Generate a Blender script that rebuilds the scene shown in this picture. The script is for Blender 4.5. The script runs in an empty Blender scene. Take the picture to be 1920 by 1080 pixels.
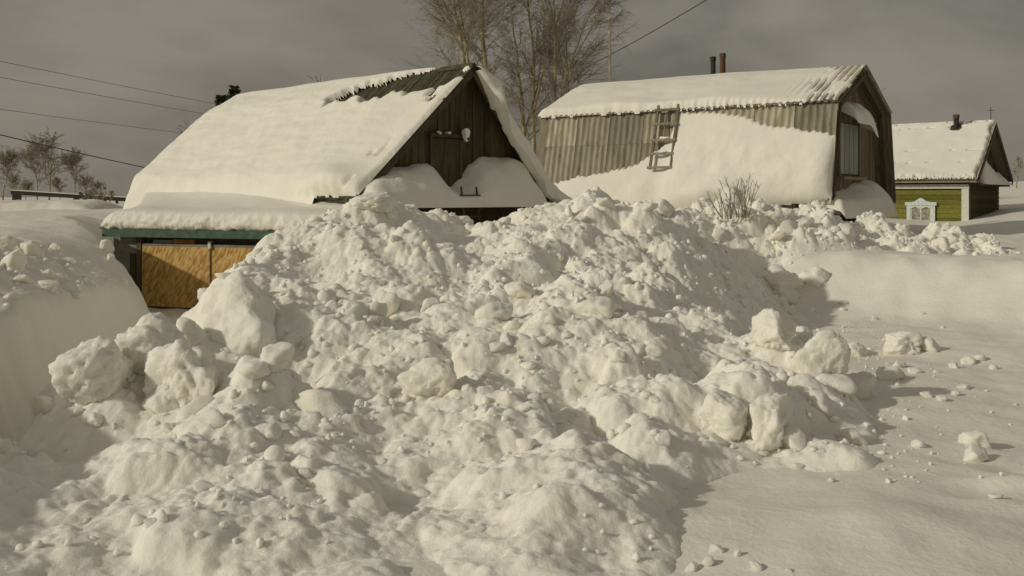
import bpy, bmesh, math, random
import numpy as np
from mathutils import Vector, noise as mnoise

# ------------------------------------------------------------------ camera, sky, sun, exposure
SC = bpy.context.scene
COL = SC.collection
F = 1900.0            # focal length in photo pixels (photo is 1920 wide)
CZ = 2.2              # eye height above the street snow
HV = 370.0            # horizon row
cam_d = bpy.data.cameras.new('camera')
cam = bpy.data.objects.new('camera', cam_d)
COL.objects.link(cam)
cam.location = (0, 0, CZ)
cam.rotation_euler = (math.radians(90), 0, 0)
cam_d.sensor_width = 36.0
cam_d.lens = 36.0 * F / 1920.0
cam_d.shift_y = -(540.0 - HV) / 1920.0
cam_d.clip_start = 0.1
cam_d.clip_end = 6000
SC.camera = cam

SUN_EL = math.radians(24.5)
SUN_H = Vector((-0.925, -0.38, 0)).normalized()          # horizontal direction towards the sun
world = bpy.data.worlds.new('World')
SC.world = world
world.use_nodes = True
nt = world.node_tree
nt.nodes.clear()
wo = nt.nodes.new('ShaderNodeOutputWorld')
bg = nt.nodes.new('ShaderNodeBackground')
bg.inputs['Strength'].default_value = 0.1
sky = nt.nodes.new('ShaderNodeTexSky')
sky.sky_type = 'NISHITA'
sky.sun_disc = False
sky.sun_elevation = SUN_EL
sky.sun_rotation = math.atan2(SUN_H.x, SUN_H.y)
sky.dust_density = 6.0
tc = nt.nodes.new('ShaderNodeTexCoord')
mp = nt.nodes.new('ShaderNodeMapping')
mp.inputs['Scale'].default_value = (1.0, 1.0, 2.6)
ns = nt.nodes.new('ShaderNodeTexNoise')
ns.inputs['Scale'].default_value = 2.3
ns.inputs['Detail'].default_value = 6.0
ns.inputs['Roughness'].default_value = 0.52
ns.inputs['Distortion'].default_value = 0.4
cr = nt.nodes.new('ShaderNodeValToRGB')
cr.color_ramp.elements[0].position = 0.40
cr.color_ramp.elements[0].color = (1.70, 1.55, 1.29, 1)
cr.color_ramp.elements[1].position = 0.60
cr.color_ramp.elements[1].color = (2.95, 2.68, 2.20, 1)
e = cr.color_ramp.elements.new(0.5)
e.color = (2.42, 2.20, 1.82, 1)
mx = nt.nodes.new('ShaderNodeMixRGB')
mx.inputs['Fac'].default_value = 0.9
L = nt.links.new
L(tc.outputs['Generated'], mp.inputs['Vector'])
L(mp.outputs['Vector'], ns.inputs['Vector'])
L(ns.outputs['Fac'], cr.inputs['Fac'])
L(sky.outputs['Color'], mx.inputs['Color1'])
L(cr.outputs['Color'], mx.inputs['Color2'])
L(mx.outputs['Color'], bg.inputs['Color'])
L(bg.outputs['Background'], wo.inputs['Surface'])

sun_d = bpy.data.lights.new('sun', 'SUN')
sun_d.energy = 2.0
sun_d.angle = math.radians(1.6)
sun_d.color = (1.0, 0.94, 0.78)
sun = bpy.data.objects.new('sun', sun_d)
COL.objects.link(sun)
to_sun = Vector((SUN_H.x * math.cos(SUN_EL), SUN_H.y * math.cos(SUN_EL), math.sin(SUN_EL)))
sun.rotation_euler = to_sun.to_track_quat('Z', 'Y').to_euler()
sun.location = (-40, -20, 40)

vs = SC.view_settings
vs.view_transform = 'Standard'
vs.look = 'None'
vs.exposure = -0.16
vs.gamma = 1.0
SC.cycles.max_bounces = 10
SC.cycles.diffuse_bounces = 8

random.seed(7)
rng = np.random.default_rng(7)

# ------------------------------------------------------------------ numeric helpers
def P(u, v, Y):
    return Vector(((u - 960.0) * Y / F, Y, CZ - (v - HV) * Y / F))

def zv(v, Y):
    return CZ - (v - HV) * Y / F

def _h(ix, iy, seed):
    n = (ix.astype(np.int64) * 374761393 + iy.astype(np.int64) * 668265263 + seed * 1442695041) & 0x7fffffff
    n = ((n ^ (n >> 13)) * 1274126177) & 0x7fffffff
    n = ((n ^ (n >> 15)) * 2246822519) & 0x7fffffff
    return ((n ^ (n >> 16)) & 0xffffff) / float(0xffffff)

def pnoise(x, y, seed=0):
    ix = np.floor(x); iy = np.floor(y)
    fx = x - ix; fy = y - iy
    ux = fx * fx * fx * (fx * (fx * 6 - 15) + 10); uy = fy * fy * fy * (fy * (fy * 6 - 15) + 10)
    def g(ax, ay):
        a = _h(ix + ax, iy + ay, seed) * 6.2831853
        return np.cos(a) * (fx - ax) + np.sin(a) * (fy - ay)
    n0 = g(0, 0) * (1 - ux) + g(1, 0) * ux
    n1 = g(0, 1) * (1 - ux) + g(1, 1) * ux
    return (n0 * (1 - uy) + n1 * uy) * 1.5

def fbm(x, y, octv=4, seed=0, gain=0.5):
    s = np.zeros_like(x); a = 1.0; f = 1.0
    for i in range(octv):
        s = s + a * pnoise(x * f + 17.3 * i, y * f - 9.1 * i, seed + i)
        a *= gain; f *= 2.03
    return s

def lumps(x, y, size, seed, dens=0.75, hard=0.5):
    """field of chunk-like domes (value 0..~1) with random size, tilt and facets"""
    wx = x + 0.22 * size * pnoise(x / size * 1.7, y / size * 1.7, seed + 50)
    wy = y + 0.22 * size * pnoise(x / size * 1.7 + 31, y / size * 1.7, seed + 51)
    gx = wx / size; gy = wy / size
    ix = np.floor(gx); iy = np.floor(gy)
    out = np.zeros_like(x)
    for ax in (-1, 0, 1):
        for ay in (-1, 0, 1):
            cx = ix + ax; cy = iy + ay
            px = cx + _h(cx, cy, seed + 1); py = cy + _h(cx, cy, seed + 2)
            on = _h(cx, cy, seed + 3) < dens
            r = 0.35 + 0.6 * _h(cx, cy, seed + 4)
            a = _h(cx, cy, seed + 5) * 6.28
            dx = gx - px; dy = gy - py
            tx = np.cos(a); ty = np.sin(a)
            el = 0.65 + 0.7 * _h(cx, cy, seed + 6)
            qx = (dx * tx + dy * ty) * el; qy = (-dx * ty + dy * tx) / el
            sq = (np.abs(qx / r) ** 2.6 + np.abs(qy / r) ** 2.6) ** (1 / 2.6)
            d = np.clip(1 - sq ** 2, 0, 1) ** hard
            h = d * r * (0.8 + 0.55 * qx + 0.3 * qy)
            out = np.maximum(out, np.where(on, h, 0))
    return out

def sstep(a, b, x):
    t = np.clip((x - a) / (b - a), 0, 1)
    return t * t * (3 - 2 * t)

def warp(X, Y):
    Yc = np.maximum(Y, 2.0)
    return np.clip(X / (Yc + 4.0) * 9.0, -9, 9), np.log(Yc + 4.0) * 5.0

class TPS:
    def __init__(self, pts, lam=0.02):
        pts = np.array(pts, float)
        a, b = warp(pts[:, 0], pts[:, 1])
        self.a, self.b = a, b
        n = len(a)
        K = self.phi((a[:, None] - a[None]) ** 2 + (b[:, None] - b[None]) ** 2) + lam * np.eye(n)
        Q = np.stack([np.ones(n), a, b], 1)
        A = np.zeros((n + 3, n + 3)); A[:n, :n] = K; A[:n, n:] = Q; A[n:, :n] = Q.T
        self.w = np.linalg.solve(A, np.concatenate([pts[:, 2], np.zeros(3)]))
    @staticmethod
    def phi(r2):
        return 0.5 * r2 * np.log(r2 + 1e-9)
    def __call__(self, X, Y):
        a, b = warp(X, Y)
        n = len(self.a)
        s = self.w[n] + self.w[n + 1] * a + self.w[n + 2] * b
        for i in range(n):
            s = s + self.w[i] * self.phi((a - self.a[i]) ** 2 + (b - self.b[i]) ** 2)
        return s

# ------------------------------------------------------------------ materials
def new_mat(name):
    m = bpy.data.materials.new(name); m.use_nodes = True
    n = m.node_tree.nodes; l = m.node_tree.links
    return m, n, l, n['Principled BSDF']

def snow_mat(name, col=(0.90, 0.875, 0.78), grain=1.0, sss=0.0):
    m, n, l, b = new_mat(name)
    b.inputs['Roughness'].default_value = 0.85
    b.inputs['Specular IOR Level'].default_value = 0.15
    b.inputs['Subsurface Weight'].default_value = sss
    b.inputs['Subsurface Radius'].default_value = (1.0, 0.95, 0.85)
    b.inputs['Subsurface Scale'].default_value = 0.05
    t = n.new('ShaderNodeTexCoord')
    a = n.new('ShaderNodeTexNoise'); a.inputs['Scale'].default_value = 1.7; a.inputs['Detail'].default_value = 5
    r = n.new('ShaderNodeValToRGB')
    r.color_ramp.elements[0].position = 0.3; r.color_ramp.elements[1].position = 0.7
    r.color_ramp.elements[0].color = (col[0] * .94, col[1] * .94, col[2] * .93, 1)
    r.color_ramp.elements[1].color = (*col, 1)
    l.new(t.outputs['Object'], a.inputs['Vector']); l.new(a.outputs['Fac'], r.inputs['Fac'])
    l.new(r.outputs['Color'], b.inputs['Base Color'])
    f1 = n.new('ShaderNodeTexNoise'); f1.inputs['Scale'].default_value = 14; f1.inputs['Detail'].default_value = 8
    f1.inputs['Roughness'].default_value = 0.62
    l.new(t.outputs['Object'], f1.inputs['Vector'])
    bp = n.new('ShaderNodeBump'); bp.inputs['Strength'].default_value = 0.55 * grain; bp.inputs['Distance'].default_value = 0.06
    l.new(f1.outputs['Fac'], bp.inputs['Height']); l.new(bp.outputs['Normal'], b.inputs['Normal'])
    return m

def wood_mat(name, c1, c2, axis='Z', scale=3.0, rough=0.85):
    m, n, l, b = new_mat(name)
    b.inputs['Roughness'].default_value = rough
    b.inputs['Specular IOR Level'].default_value = 0.2
    t = n.new('ShaderNodeTexCoord'); mp = n.new('ShaderNodeMapping')
    s = {'X': (0.12, 1, 1), 'Y': (1, 0.12, 1), 'Z': (1, 1, 0.1)}[axis]
    mp.inputs['Scale'].default_value = tuple(k * scale * 4 for k in s)
    oi = n.new('ShaderNodeObjectInfo')
    ad = n.new('ShaderNodeVectorMath'); ad.operation = 'ADD'
    mu = n.new('ShaderNodeMath'); mu.operation = 'MULTIPLY'; mu.inputs[1].default_value = 40
    l.new(oi.outputs['Random'], mu.inputs[0])
    l.new(t.outputs['Object'], ad.inputs[0]); l.new(mu.outputs[0], ad.inputs[1])
    l.new(ad.outputs[0], mp.inputs['Vector'])
    a = n.new('ShaderNodeTexNoise'); a.inputs['Scale'].default_value = 1.0; a.inputs['Detail'].default_value = 8
    a.inputs['Roughness'].default_value = 0.65
    l.new(mp.outputs[0], a.inputs['Vector'])
    r = n.new('ShaderNodeValToRGB')
    r.color_ramp.elements[0].position = 0.28; r.color_ramp.elements[1].position = 0.72
    r.color_ramp.elements[0].color = (*c1, 1); r.color_ramp.elements[1].color = (*c2, 1)
    l.new(a.outputs['Fac'], r.inputs['Fac'])
    hs = n.new('ShaderNodeHueSaturation')
    mr = n.new('ShaderNodeMapRange'); mr.inputs['To Min'].default_value = 0.7; mr.inputs['To Max'].default_value = 1.3
    l.new(oi.outputs['Random'], mr.inputs['Value']); l.new(mr.outputs[0], hs.inputs['Value'])
    l.new(r.outputs['Color'], hs.inputs['Color']); l.new(hs.outputs['Color'], b.inputs['Base Color'])
    bp = n.new('ShaderNodeBump'); bp.inputs['Strength'].default_value = 0.4; bp.inputs['Distance'].default_value = 0.01
    l.new(a.outputs['Fac'], bp.inputs['Height']); l.new(bp.outputs['Normal'], b.inputs['Normal'])
    return m

def plain_mat(name, c, rough=0.7, var=0.25, scale=6.0, metal=0.0, spec=0.3):
    m, n, l, b = new_mat(name)
    b.inputs['Roughness'].default_value = rough; b.inputs['Metallic'].default_value = metal
    b.inputs['Specular IOR Level'].default_value = spec
    t = n.new('ShaderNodeTexCoord')
    a = n.new('ShaderNodeTexNoise'); a.inputs['Scale'].default_value = scale; a.inputs['Detail'].default_value = 7
    r = n.new('ShaderNodeValToRGB')
    r.color_ramp.elements[0].position = 0.3; r.color_ramp.elements[1].position = 0.7
    r.color_ramp.elements[0].color = (*[k * (1 - var) for k in c], 1)
    r.color_ramp.elements[1].color = (*[min(1, k * (1 + var)) for k in c], 1)
    l.new(t.outputs['Object'], a.inputs['Vector']); l.new(a.outputs['Fac'], r.inputs['Fac'])
    l.new(r.outputs['Color'], b.inputs['Base Color'])
    return m

M = {}
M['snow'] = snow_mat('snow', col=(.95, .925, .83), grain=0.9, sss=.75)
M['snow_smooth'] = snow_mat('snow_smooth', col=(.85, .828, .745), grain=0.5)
M['snow_clod'] = snow_mat('snow_clod', col=(0.95, 0.925, 0.83), grain=0.9, sss=.75)
M['old_wood'] = wood_mat('old_wood', (0.035, 0.027, 0.013), (0.13, 0.105, 0.06))
M['roof_wood'] = wood_mat('roof_wood', (0.03, 0.027, 0.014), (0.105, 0.093, 0.058), axis='Z', scale=2)
M['rake_wood'] = wood_mat('rake_wood', (0.05, 0.04, 0.022), (0.12, 0.10, 0.065), axis='Z')
M['grey_wood'] = wood_mat('grey_wood', (0.16, 0.135, 0.09), (0.30, 0.26, 0.185))
M['brown_wood'] = wood_mat('brown_wood', (0.15, 0.11, 0.06), (0.27, 0.215, 0.13))
M['slate'] = wood_mat('slate', (0.20, 0.18, 0.125), (0.49, 0.45, 0.345), axis='Z', scale=1.6)
M['green_paint'] = plain_mat('green_paint', (0.055, 0.105, 0.075), 0.6, 0.35, 9)
M['sheet_grey'] = plain_mat('sheet_grey', (0.22, 0.22, 0.19), 0.6, 0.3, 5)
M['white_paint'] = plain_mat('white_paint', (0.62, 0.63, 0.54), 0.6, 0.12, 12)
M['blue_white'] = plain_mat('blue_white', (0.58, 0.66, 0.64), 0.6, 0.12, 14)
M['olive'] = wood_mat('olive', (0.13, 0.125, 0.022), (0.22, 0.205, 0.045), axis='X')
M['dark_brown'] = wood_mat('dark_brown', (0.05, 0.043, 0.02), (0.12, 0.10, 0.05), axis='X')
M['glass'] = plain_mat('glass', (0.30, 0.29, 0.24), 0.08, 0.5, 9, spec=0.6)
M['pale_board'] = wood_mat('pale_board', (0.24, 0.25, 0.22), (0.38, 0.39, 0.34))
M['soot'] = plain_mat('soot', (0.03, 0.03, 0.025), 0.7, 0.4, 10)
M['rust'] = plain_mat('rust', (0.10, 0.055, 0.035), 0.75, 0.4, 12)
M['mast'] = plain_mat('mast', (0.62, 0.56, 0.40), 0.5, 0.12, 3)
M['wire'] = plain_mat('wire', (0.05, 0.048, 0.042), 0.6, 0.1)
M['wire_pale'] = plain_mat('wire_pale', (0.2, 0.19, 0.165), 0.6, 0.1)
M['bark'] = plain_mat('bark', (0.34, 0.285, 0.16), 0.85, 0.55, 3)
M['twig'] = plain_mat('twig', (0.27, 0.235, 0.17), 0.85, 0.25, 5)
M['needle'] = plain_mat('needle', (0.035, 0.045, 0.02), 0.8, 0.4, 8)
M['orange'] = plain_mat('orange', (0.38, 0.16, 0.04), 0.7, 0.3, 8)

# oriented strand board for the gate leaves
m, n, l, b = new_mat('strand_board')
b.inputs['Roughness'].default_value = 0.75; b.inputs['Specular IOR Level'].default_value = 0.2
t = n.new('ShaderNodeTexCoord'); mp_ = n.new('ShaderNodeMapping')
mp0 = n.new('ShaderNodeMapping'); mp0.inputs['Rotation'].default_value = (0, math.radians(-32), 0)
mp_.inputs['Scale'].default_value = (30, 30, 6)
vo = n.new('ShaderNodeTexVoronoi'); vo.inputs['Scale'].default_value = 1.0
l.new(t.outputs['Object'], mp0.inputs['Vector']); l.new(mp0.outputs[0], mp_.inputs['Vector']); l.new(mp_.outputs[0], vo.inputs['Vector'])
r = n.new('ShaderNodeValToRGB')
r.color_ramp.elements[0].color = (0.34, 0.19, 0.05, 1); r.color_ramp.elements[1].color = (0.66, 0.45, 0.17, 1)
sp = n.new('ShaderNodeSeparateColor'); l.new(vo.outputs['Color'], sp.inputs[0]); l.new(sp.outputs[0], r.inputs['Fac'])
l.new(r.outputs['Color'], b.inputs['Base Color'])
M['strand'] = m

# ------------------------------------------------------------------ object helpers
def tag(o, label=None, cat=None, group=None, kind=None):
    if label: o['label'] = label
    if cat: o['category'] = cat
    if group: o['group'] = group
    if kind: o['kind'] = kind
    return o

def empty(name, loc, label, cat, group=None):
    o = bpy.data.objects.new(name, None)
    o.empty_display_size = 0.2
    o.location = loc
    COL.objects.link(o)
    return tag(o, label, cat, group)

def link_mesh(name, me, mat, parent=None, loc=None):
    if mat is not None and len(me.materials) == 0:
        me.materials.append(M[mat] if isinstance(mat, str) else mat)
    o = bpy.data.objects.new(name, me)
    COL.objects.link(o)
    if loc is not None: o.location = loc
    if parent is not None: o.parent = parent
    return o

def wpos(o):
    p = Vector((0, 0, 0))
    while o is not None:
        p += o.location; o = o.parent
    return p

class MB:
    """collects shapes in world coordinates; build() makes ONE mesh object"""
    def __init__(self): self.v = []; self.f = []
    def add(self, vs_, fs_):
        k = len(self.v); self.v += [tuple(p) for p in vs_]; self.f += [tuple(i + k for i in q) for q in fs_]
        return self
    def box(self, o, a, b_, c):
        o, a, b_, c = (Vector(x) for x in (o, a, b_, c))
        vs_ = [o, o + a, o + a + b_, o + b_, o + c, o + a + c, o + a + b_ + c, o + b_ + c]
        fs_ = [(0, 3, 2, 1), (4, 5, 6, 7), (0, 1, 5, 4), (1, 2, 6, 5), (2, 3, 7, 6), (3, 0, 4, 7)]
        if a.cross(b_).dot(c) < 0: fs_ = [q[::-1] for q in fs_]
        return self.add(vs_, fs_)
    def prism(self, poly, ext):
        ext = Vector(ext); poly = [Vector(p) for p in poly]; k = len(poly)
        nrm = (poly[1] - poly[0]).cross(poly[2] - poly[1])
        if nrm.dot(ext) > 0: poly = poly[::-1]
        vs_ = poly + [p + ext for p in poly]
        fs_ = [tuple(range(k)), tuple(range(2 * k - 1, k - 1, -1))]
        fs_ += [(i, i + k, (i + 1) % k + k, (i + 1) % k) for i in range(k)]
        return self.add(vs_, fs_)
    def tube(self, pts, rad, n=6, cap=True):
        pts = [Vector(p) for p in pts]
        if not hasattr(rad, '__len__'): rad = [rad] * len(pts)
        k0 = len(self.v)
        up = None
        for i, p in enumerate(pts):
            d = (pts[min(i + 1, len(pts) - 1)] - pts[max(i - 1, 0)]).normalized()
            if up is None:
                up = d.orthogonal().normalized()
            s = d.cross(up).normalized(); up = s.cross(d).normalized()
            for j in range(n):
                a = 2 * math.pi * j / n
                self.v.append(tuple(p + (up * math.cos(a) + s * math.sin(a)) * rad[i]))
        for i in range(len(pts) - 1):
            for j in range(n):
                a = k0 + i * n + j; b2 = k0 + i * n + (j + 1) % n
                self.f.append((a, b2, b2 + n, a + n))
        if cap:
            self.f.append(tuple(k0 + j for j in range(n))[::-1])
            self.f.append(tuple(k0 + (len(pts) - 1) * n + j for j in range(n)))
        return self
    def build(self, name, mat, parent=None, smooth=False, at=None):
        base = Vector(at) if at is not None else (wpos(parent) if parent is not None else Vector((0, 0, 0)))
        me = bpy.data.meshes.new(name)
        me.from_pydata([(x - base.x, y - base.y, z - base.z) for x, y, z in self.v], [], self.f)
        if smooth: me.polygons.foreach_set('use_smooth', [True] * len(me.polygons))
        me.update()
        o = link_mesh(name, me, mat, parent)
        if parent is None and at is not None: o.location = base
        elif parent is not None and at is not None: o.location = base - wpos(parent)
        return o

def grid_mesh(name, X, Y, Z, keep=None, smooth=True, base=(0, 0, 0)):
    """surface from 2-d arrays of coordinates; keep = bool per vertex"""
    r_, c_ = X.shape
    co = np.stack([X - base[0], Y - base[1], Z - base[2]], -1).reshape(-1, 3)
    idx = np.arange(r_ * c_).reshape(r_, c_)
    q = np.stack([idx[:-1, :-1], idx[:-1, 1:], idx[1:, 1:], idx[1:, :-1]], -1).reshape(-1, 4)
    if keep is not None:
        k = keep.reshape(-1)
        q = q[k[q].all(1)]
        used = np.zeros(r_ * c_, bool); used[q.reshape(-1)] = True
        mp2 = np.cumsum(used) - 1
        co = co[used]; q = mp2[q]
    me = bpy.data.meshes.new(name)
    me.vertices.add(len(co)); me.vertices.foreach_set('co', co.astype(np.float32).reshape(-1))
    nq = len(q)
    me.loops.add(nq * 4); me.loops.foreach_set('vertex_index', q.reshape(-1).astype(np.int32))
    me.polygons.add(nq)
    me.polygons.foreach_set('loop_start', np.arange(0, nq * 4, 4, dtype=np.int32))
    me.polygons.foreach_set('use_smooth', np.full(nq, smooth))
    me.update(calc_edges=True)
    me.validate()
    return me

# ------------------------------------------------------------------ ground
def uyz(u, Y, z): return ((u - 960.0) * Y / F, Y, z)
def uvy(u, v, Y): return ((u - 960.0) * Y / F, Y, zv(v, Y))

gp = []
for u in (-600, 0, 500, 960, 1400, 1920, 2600):
    gp += [uyz(u, 2.5, 0.0), uyz(u, 5, 0.02), uyz(u, 8, 0.0)]
gp += [uyz(1650, 6.4, 0.16), uyz(1850, 6.2, 0.12), uyz(1500, 6.6, 0.1), uyz(1700, 7.2, 0.06)]
gp += [uyz(1700, 10, 0), uyz(1700, 14, .06), uyz(1900, 11, 0), uyz(2300, 11, .05), uyz(1500, 13, .05)]
for u, vc in ((1330, 455), (1400, 459), (1500, 464), (1600, 469), (1700, 474), (1800, 480), (1920, 487), (2100, 497), (2400, 510)):
    yc = max(16.0, 21.0 - 3.5 * (u - 1400) / 520.0) if u > 1400 else 21.0
    yb = yc - 1.7; vb = 566 + (u - 1400) * .07
    zc, z0 = zv(vc, yc), zv(vb, yb)
    gp += [uyz(u, yb - 1.2, z0 * .6), uyz(u, yb, z0), uyz(u, yb + .8, z0 + .45 * (zc - z0)), uyz(u, yc - .25, z0 + .93 * (zc - z0)), uyz(u, yc, zc), uyz(u, yc + .6, zc - .08), uyz(u, yc + 2.4, zc - .15)]
gp += [uvy(1700, 424, 33), uvy(1760, 424, 35), uvy(1830, 420, 35), uvy(1880, 447, 26), uvy(1900, 412, 34), uvy(1880, 385, 44), uvy(1910, 348, 78),
       uvy(1990, 440, 28), uvy(1990, 380, 40), uyz(1700, 75, 2.4), uyz(1500, 60, 2.2), uyz(2400, 40, 2.0)]
gp += [uyz(960, 12, .1), uyz(960, 15, .4), uyz(960, 18, .8), uyz(960, 21, 1.2), uyz(1200, 19, 1.0), uyz(1200, 24, 1.5), uyz(1100, 28, 1.7),
       uyz(1400, 26, 1.5), uyz(1550, 25, 1.2), uyz(1650, 27, 1.2), uyz(1000, 24.5, 1.65), uyz(960, 27, 1.75), uyz(600, 22, 1.0), uyz(700, 18, .6),
       uyz(320, 18.8, -.02), uyz(420, 18, .05), uyz(330, 20.2, -.05), uyz(400, 19.8, -.02), uyz(280, 20.6, -.05), uyz(560, 17, .25), uyz(320, 14, .03), uyz(250, 10, 0), uyz(230, 21.5, .3), uyz(400, 24, 1.0),
       uyz(200, 26, 1.6), uyz(100, 28, 1.7), uyz(100, 40, 1.75), uyz(-300, 30, 1.8), uyz(400, 40, 1.8), uyz(960, 45, 2.0)]
for u, z in ((-900, 1.9), (0, 1.95), (500, 2.0), (960, 2.2), (1500, 2.8), (1920, 4.6), (2600, 5.5)):
    gp += [uyz(u, 150, z), uyz(u, 500, z * 1.05), uyz(u, 1500, z * 1.1)]
GB = TPS(gp)
lp = [uyz(-40, 8, .95), uvy(0, 618, 9.5), uvy(100, 578, 11), uvy(200, 560, 13.5), uvy(280, 560, 16.5), uvy(60, 545, 12), uvy(100, 520, 14), uvy(200, 520, 15.5),
      uvy(150, 488, 16.5), uvy(30, 470, 14.5), uvy(-50, 470, 13), uvy(90, 462, 16.2), uvy(180, 448, 19), uvy(130, 440, 18.5), uvy(100, 412, 21.5),
      uvy(0, 405, 22), uvy(0, 440, 17), uvy(200, 432, 20.5), uvy(240, 500, 18.5), uvy(170, 397, 28), uvy(0, 398, 28), uvy(100, 396, 40), uyz(-300, 30, 1.8),
      uyz(-300, 16, 1.7), uyz(-400, 10, 1.2), uyz(-600, 6, 1.0), uyz(0, 60, 1.8), uyz(0, 200, 1.95), uyz(300, 60, 1.8), uyz(-900, 200, 1.95), uyz(0, 1500, 2.1)]
GL = TPS(lp)
WALL = np.array([(0, -4.0), (8, -4.42), (9.5, -4.75), (11, -5.0), (14, -5.5), (16.5, -5.78), (18.2, -6.35), (19.4, -7.0), (20.4, -7.9), (22, -8.7), (26, -9.6), (40, -14), (400, -140)])

def ground_z(X, Y, detail=True):
    zb = np.clip(GB(X, Y), -0.4, 6.5)
    zl = np.clip(GL(X, Y), 0, 4)
    xw = np.interp(Y, WALL[:, 0], WALL[:, 1])
    xw = xw + 0.10 * pnoise(Y * 1.3, X * 0.4, 5) + 0.04 * pnoise(Y * 5, X * 2, 6)
    wd = np.interp(Y, [0, 15, 17.5, 19, 21, 26, 40], [0.34, 0.34, 0.5, 1.0, 0.9, 2, 8])
    t = np.clip((xw - X) / wd + 0.08, 0, 1)
    t = np.where(Y < 17, 1 - (1 - t) ** 1.15, t * t * (3 - 2 * t))
    z = zb + (zl - zb) * t
    if detail:
        z = z + 0.05 * fbm(X * 0.55, Y * 0.55, 3, 20) + 0.012 * fbm(X * 2.6, Y * 2.6, 3, 30)
        near = (Y < 24) & (Y > 4)
        rough = sstep(0.15, 0.9, t) * near * sstep(17.6, 15.0, Y)
        z = z + rough * (0.10 * lumps(X, Y, 0.35, 90, 0.35) + 0.05 * fbm(X * 4, Y * 4, 3, 93))
        fr = sstep(2.5, 4.5, X) * sstep(9.5, 7.0, Y) * near       # wind-worked snow right in front
        z = z + fr * 0.13 * fbm(X * 0.9, Y * 1.2, 3, 95)
    return z

def gz1(x, y):
    return float(ground_z(np.array([float(x)]), np.array([float(y)]))[0])

def graded(lo, hi, step, out_lo, out_hi, grow=1.16):
    a = list(np.arange(lo, hi, step)); s = step; x = a[-1]
    while x < out_hi:
        s *= grow; x += s; a.append(x)
    s = step; x = lo; b2 = []
    while x > out_lo:
        s *= grow; x -= s; b2.append(x)
    return np.array(b2[::-1] + a)

gx_ = graded(-11, 13, 0.065, -2500, 2500)
gy_ = graded(5, 27, 0.065, -60, 4000)
GX, GY = np.meshgrid(gx_, gy_)
GZ = ground_z(GX, GY)
ground = link_mesh('snow_ground', grid_mesh('snow_ground', GX, GY, GZ), 'snow_smooth')
tag(ground, kind='structure')

# ------------------------------------------------------------------ main ploughed heap
pp = []
for u, v, Y in ((560, 440, 15.5), (630, 405, 15.8), (700, 376, 16), (760, 386, 16.3), (870, 408, 16.8), (1000, 398, 17.2), (1080, 368, 17.5), (1180, 396, 18.3), (1240, 386, 18.8), (1320, 440, 19), (1385, 472, 19.2),
                (700, 430, 14.6), (870, 440, 15.2), (1050, 430, 15.6), (1200, 435, 16), (1300, 485, 16),
                (560, 500, 13.4), (700, 490, 13.4), (900, 490, 13.9), (1100, 490, 14.2), (1300, 520, 14), (1380, 537, 15.6), (1460, 572, 15.8),
                (520, 570, 11.7), (700, 570, 11.7), (900, 570, 11.8), (1100, 570, 12), (1300, 600, 11.8), (1440, 612, 12.8), (1500, 655, 12.4),
                (420, 640, 10.2), (560, 660, 10), (750, 660, 10), (950, 655, 10.1), (1150, 655, 10.2), (1320, 690, 10.2), (1450, 720, 10.4),
                (260, 740, 8.7), (400, 755, 8.6), (600, 760, 8.5), (800, 760, 8.6), (1000, 760, 8.6), (1200, 770, 8.7), (1330, 790, 8.9),
                (100, 880, 7.2), (400, 880, 7.2), (700, 880, 7.3), (1000, 880, 7.3), (1200, 890, 7.3),
                (-100, 900, 7.2), (0, 1010, 6.25), (300, 1000, 6.3), (700, 995, 6.35), (1050, 1000, 6.35), (1240, 1030, 6.2), (100, 1060, 5.9), (700, 1060, 5.9),
                (500, 452, 15), (430, 505, 13.5), (380, 540, 12), (330, 590, 11), (230, 630, 10), (150, 690, 9), (105, 735, 8.5)):
    pp.append(uvy(u, v, Y))
pp += [uvy(1425, 500, 18), uvy(1475, 532, 17.5), uvy(1515, 556, 17.4), uvy(1385, 472, 19), uyz(1460, 20.2, .45), uyz(1510, 19.5, .2), uyz(1560, 18.6, 0)]
for Y in (8.5, 9.5, 10.5, 11.5, 12.5, 13.5, 15):
    pp.append((-4.25 + (Y > 13) * .1, Y, -0.1)); pp.append((-5.0, Y, -0.9))
for x, Y in ((2.9, 8.4), (3.35, 9.6), (3.7, 11.2), (4.2, 13), (4.7, 15.2), (5.2, 17.4)):
    pp.append((x, Y, 0.02)); pp.append((x + 1.0, Y, -0.7))
pp += [uyz(700, 17.6, 1.3), uyz(870, 18.6, 1.3), uyz(1000, 19.2, 1.3), uyz(560, 16.8, .7), uyz(480, 16.5, .3), uyz(430, 16.0, -.1), uyz(600, 19, 0), uyz(900, 21, 0), uyz(1100, 22, .4), uyz(1300, 21, .8),
       uyz(1400, 21, .6), (7.0, 19.5, -.6), (6.0, 18.8, .05), uyz(1300, 7.2, -.05), uyz(1400, 7.6, -.25), uyz(1200, 5.5, -.05), uyz(600, 5.0, 0), uyz(0, 5.0, 0), uyz(1480, 6, -.4), (2.5, 4.3, -.4), (-2, 3.6, -.3)]
PT = TPS(pp, 0.03)

def pile_env(X, Y): return PT(X, Y)

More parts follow.
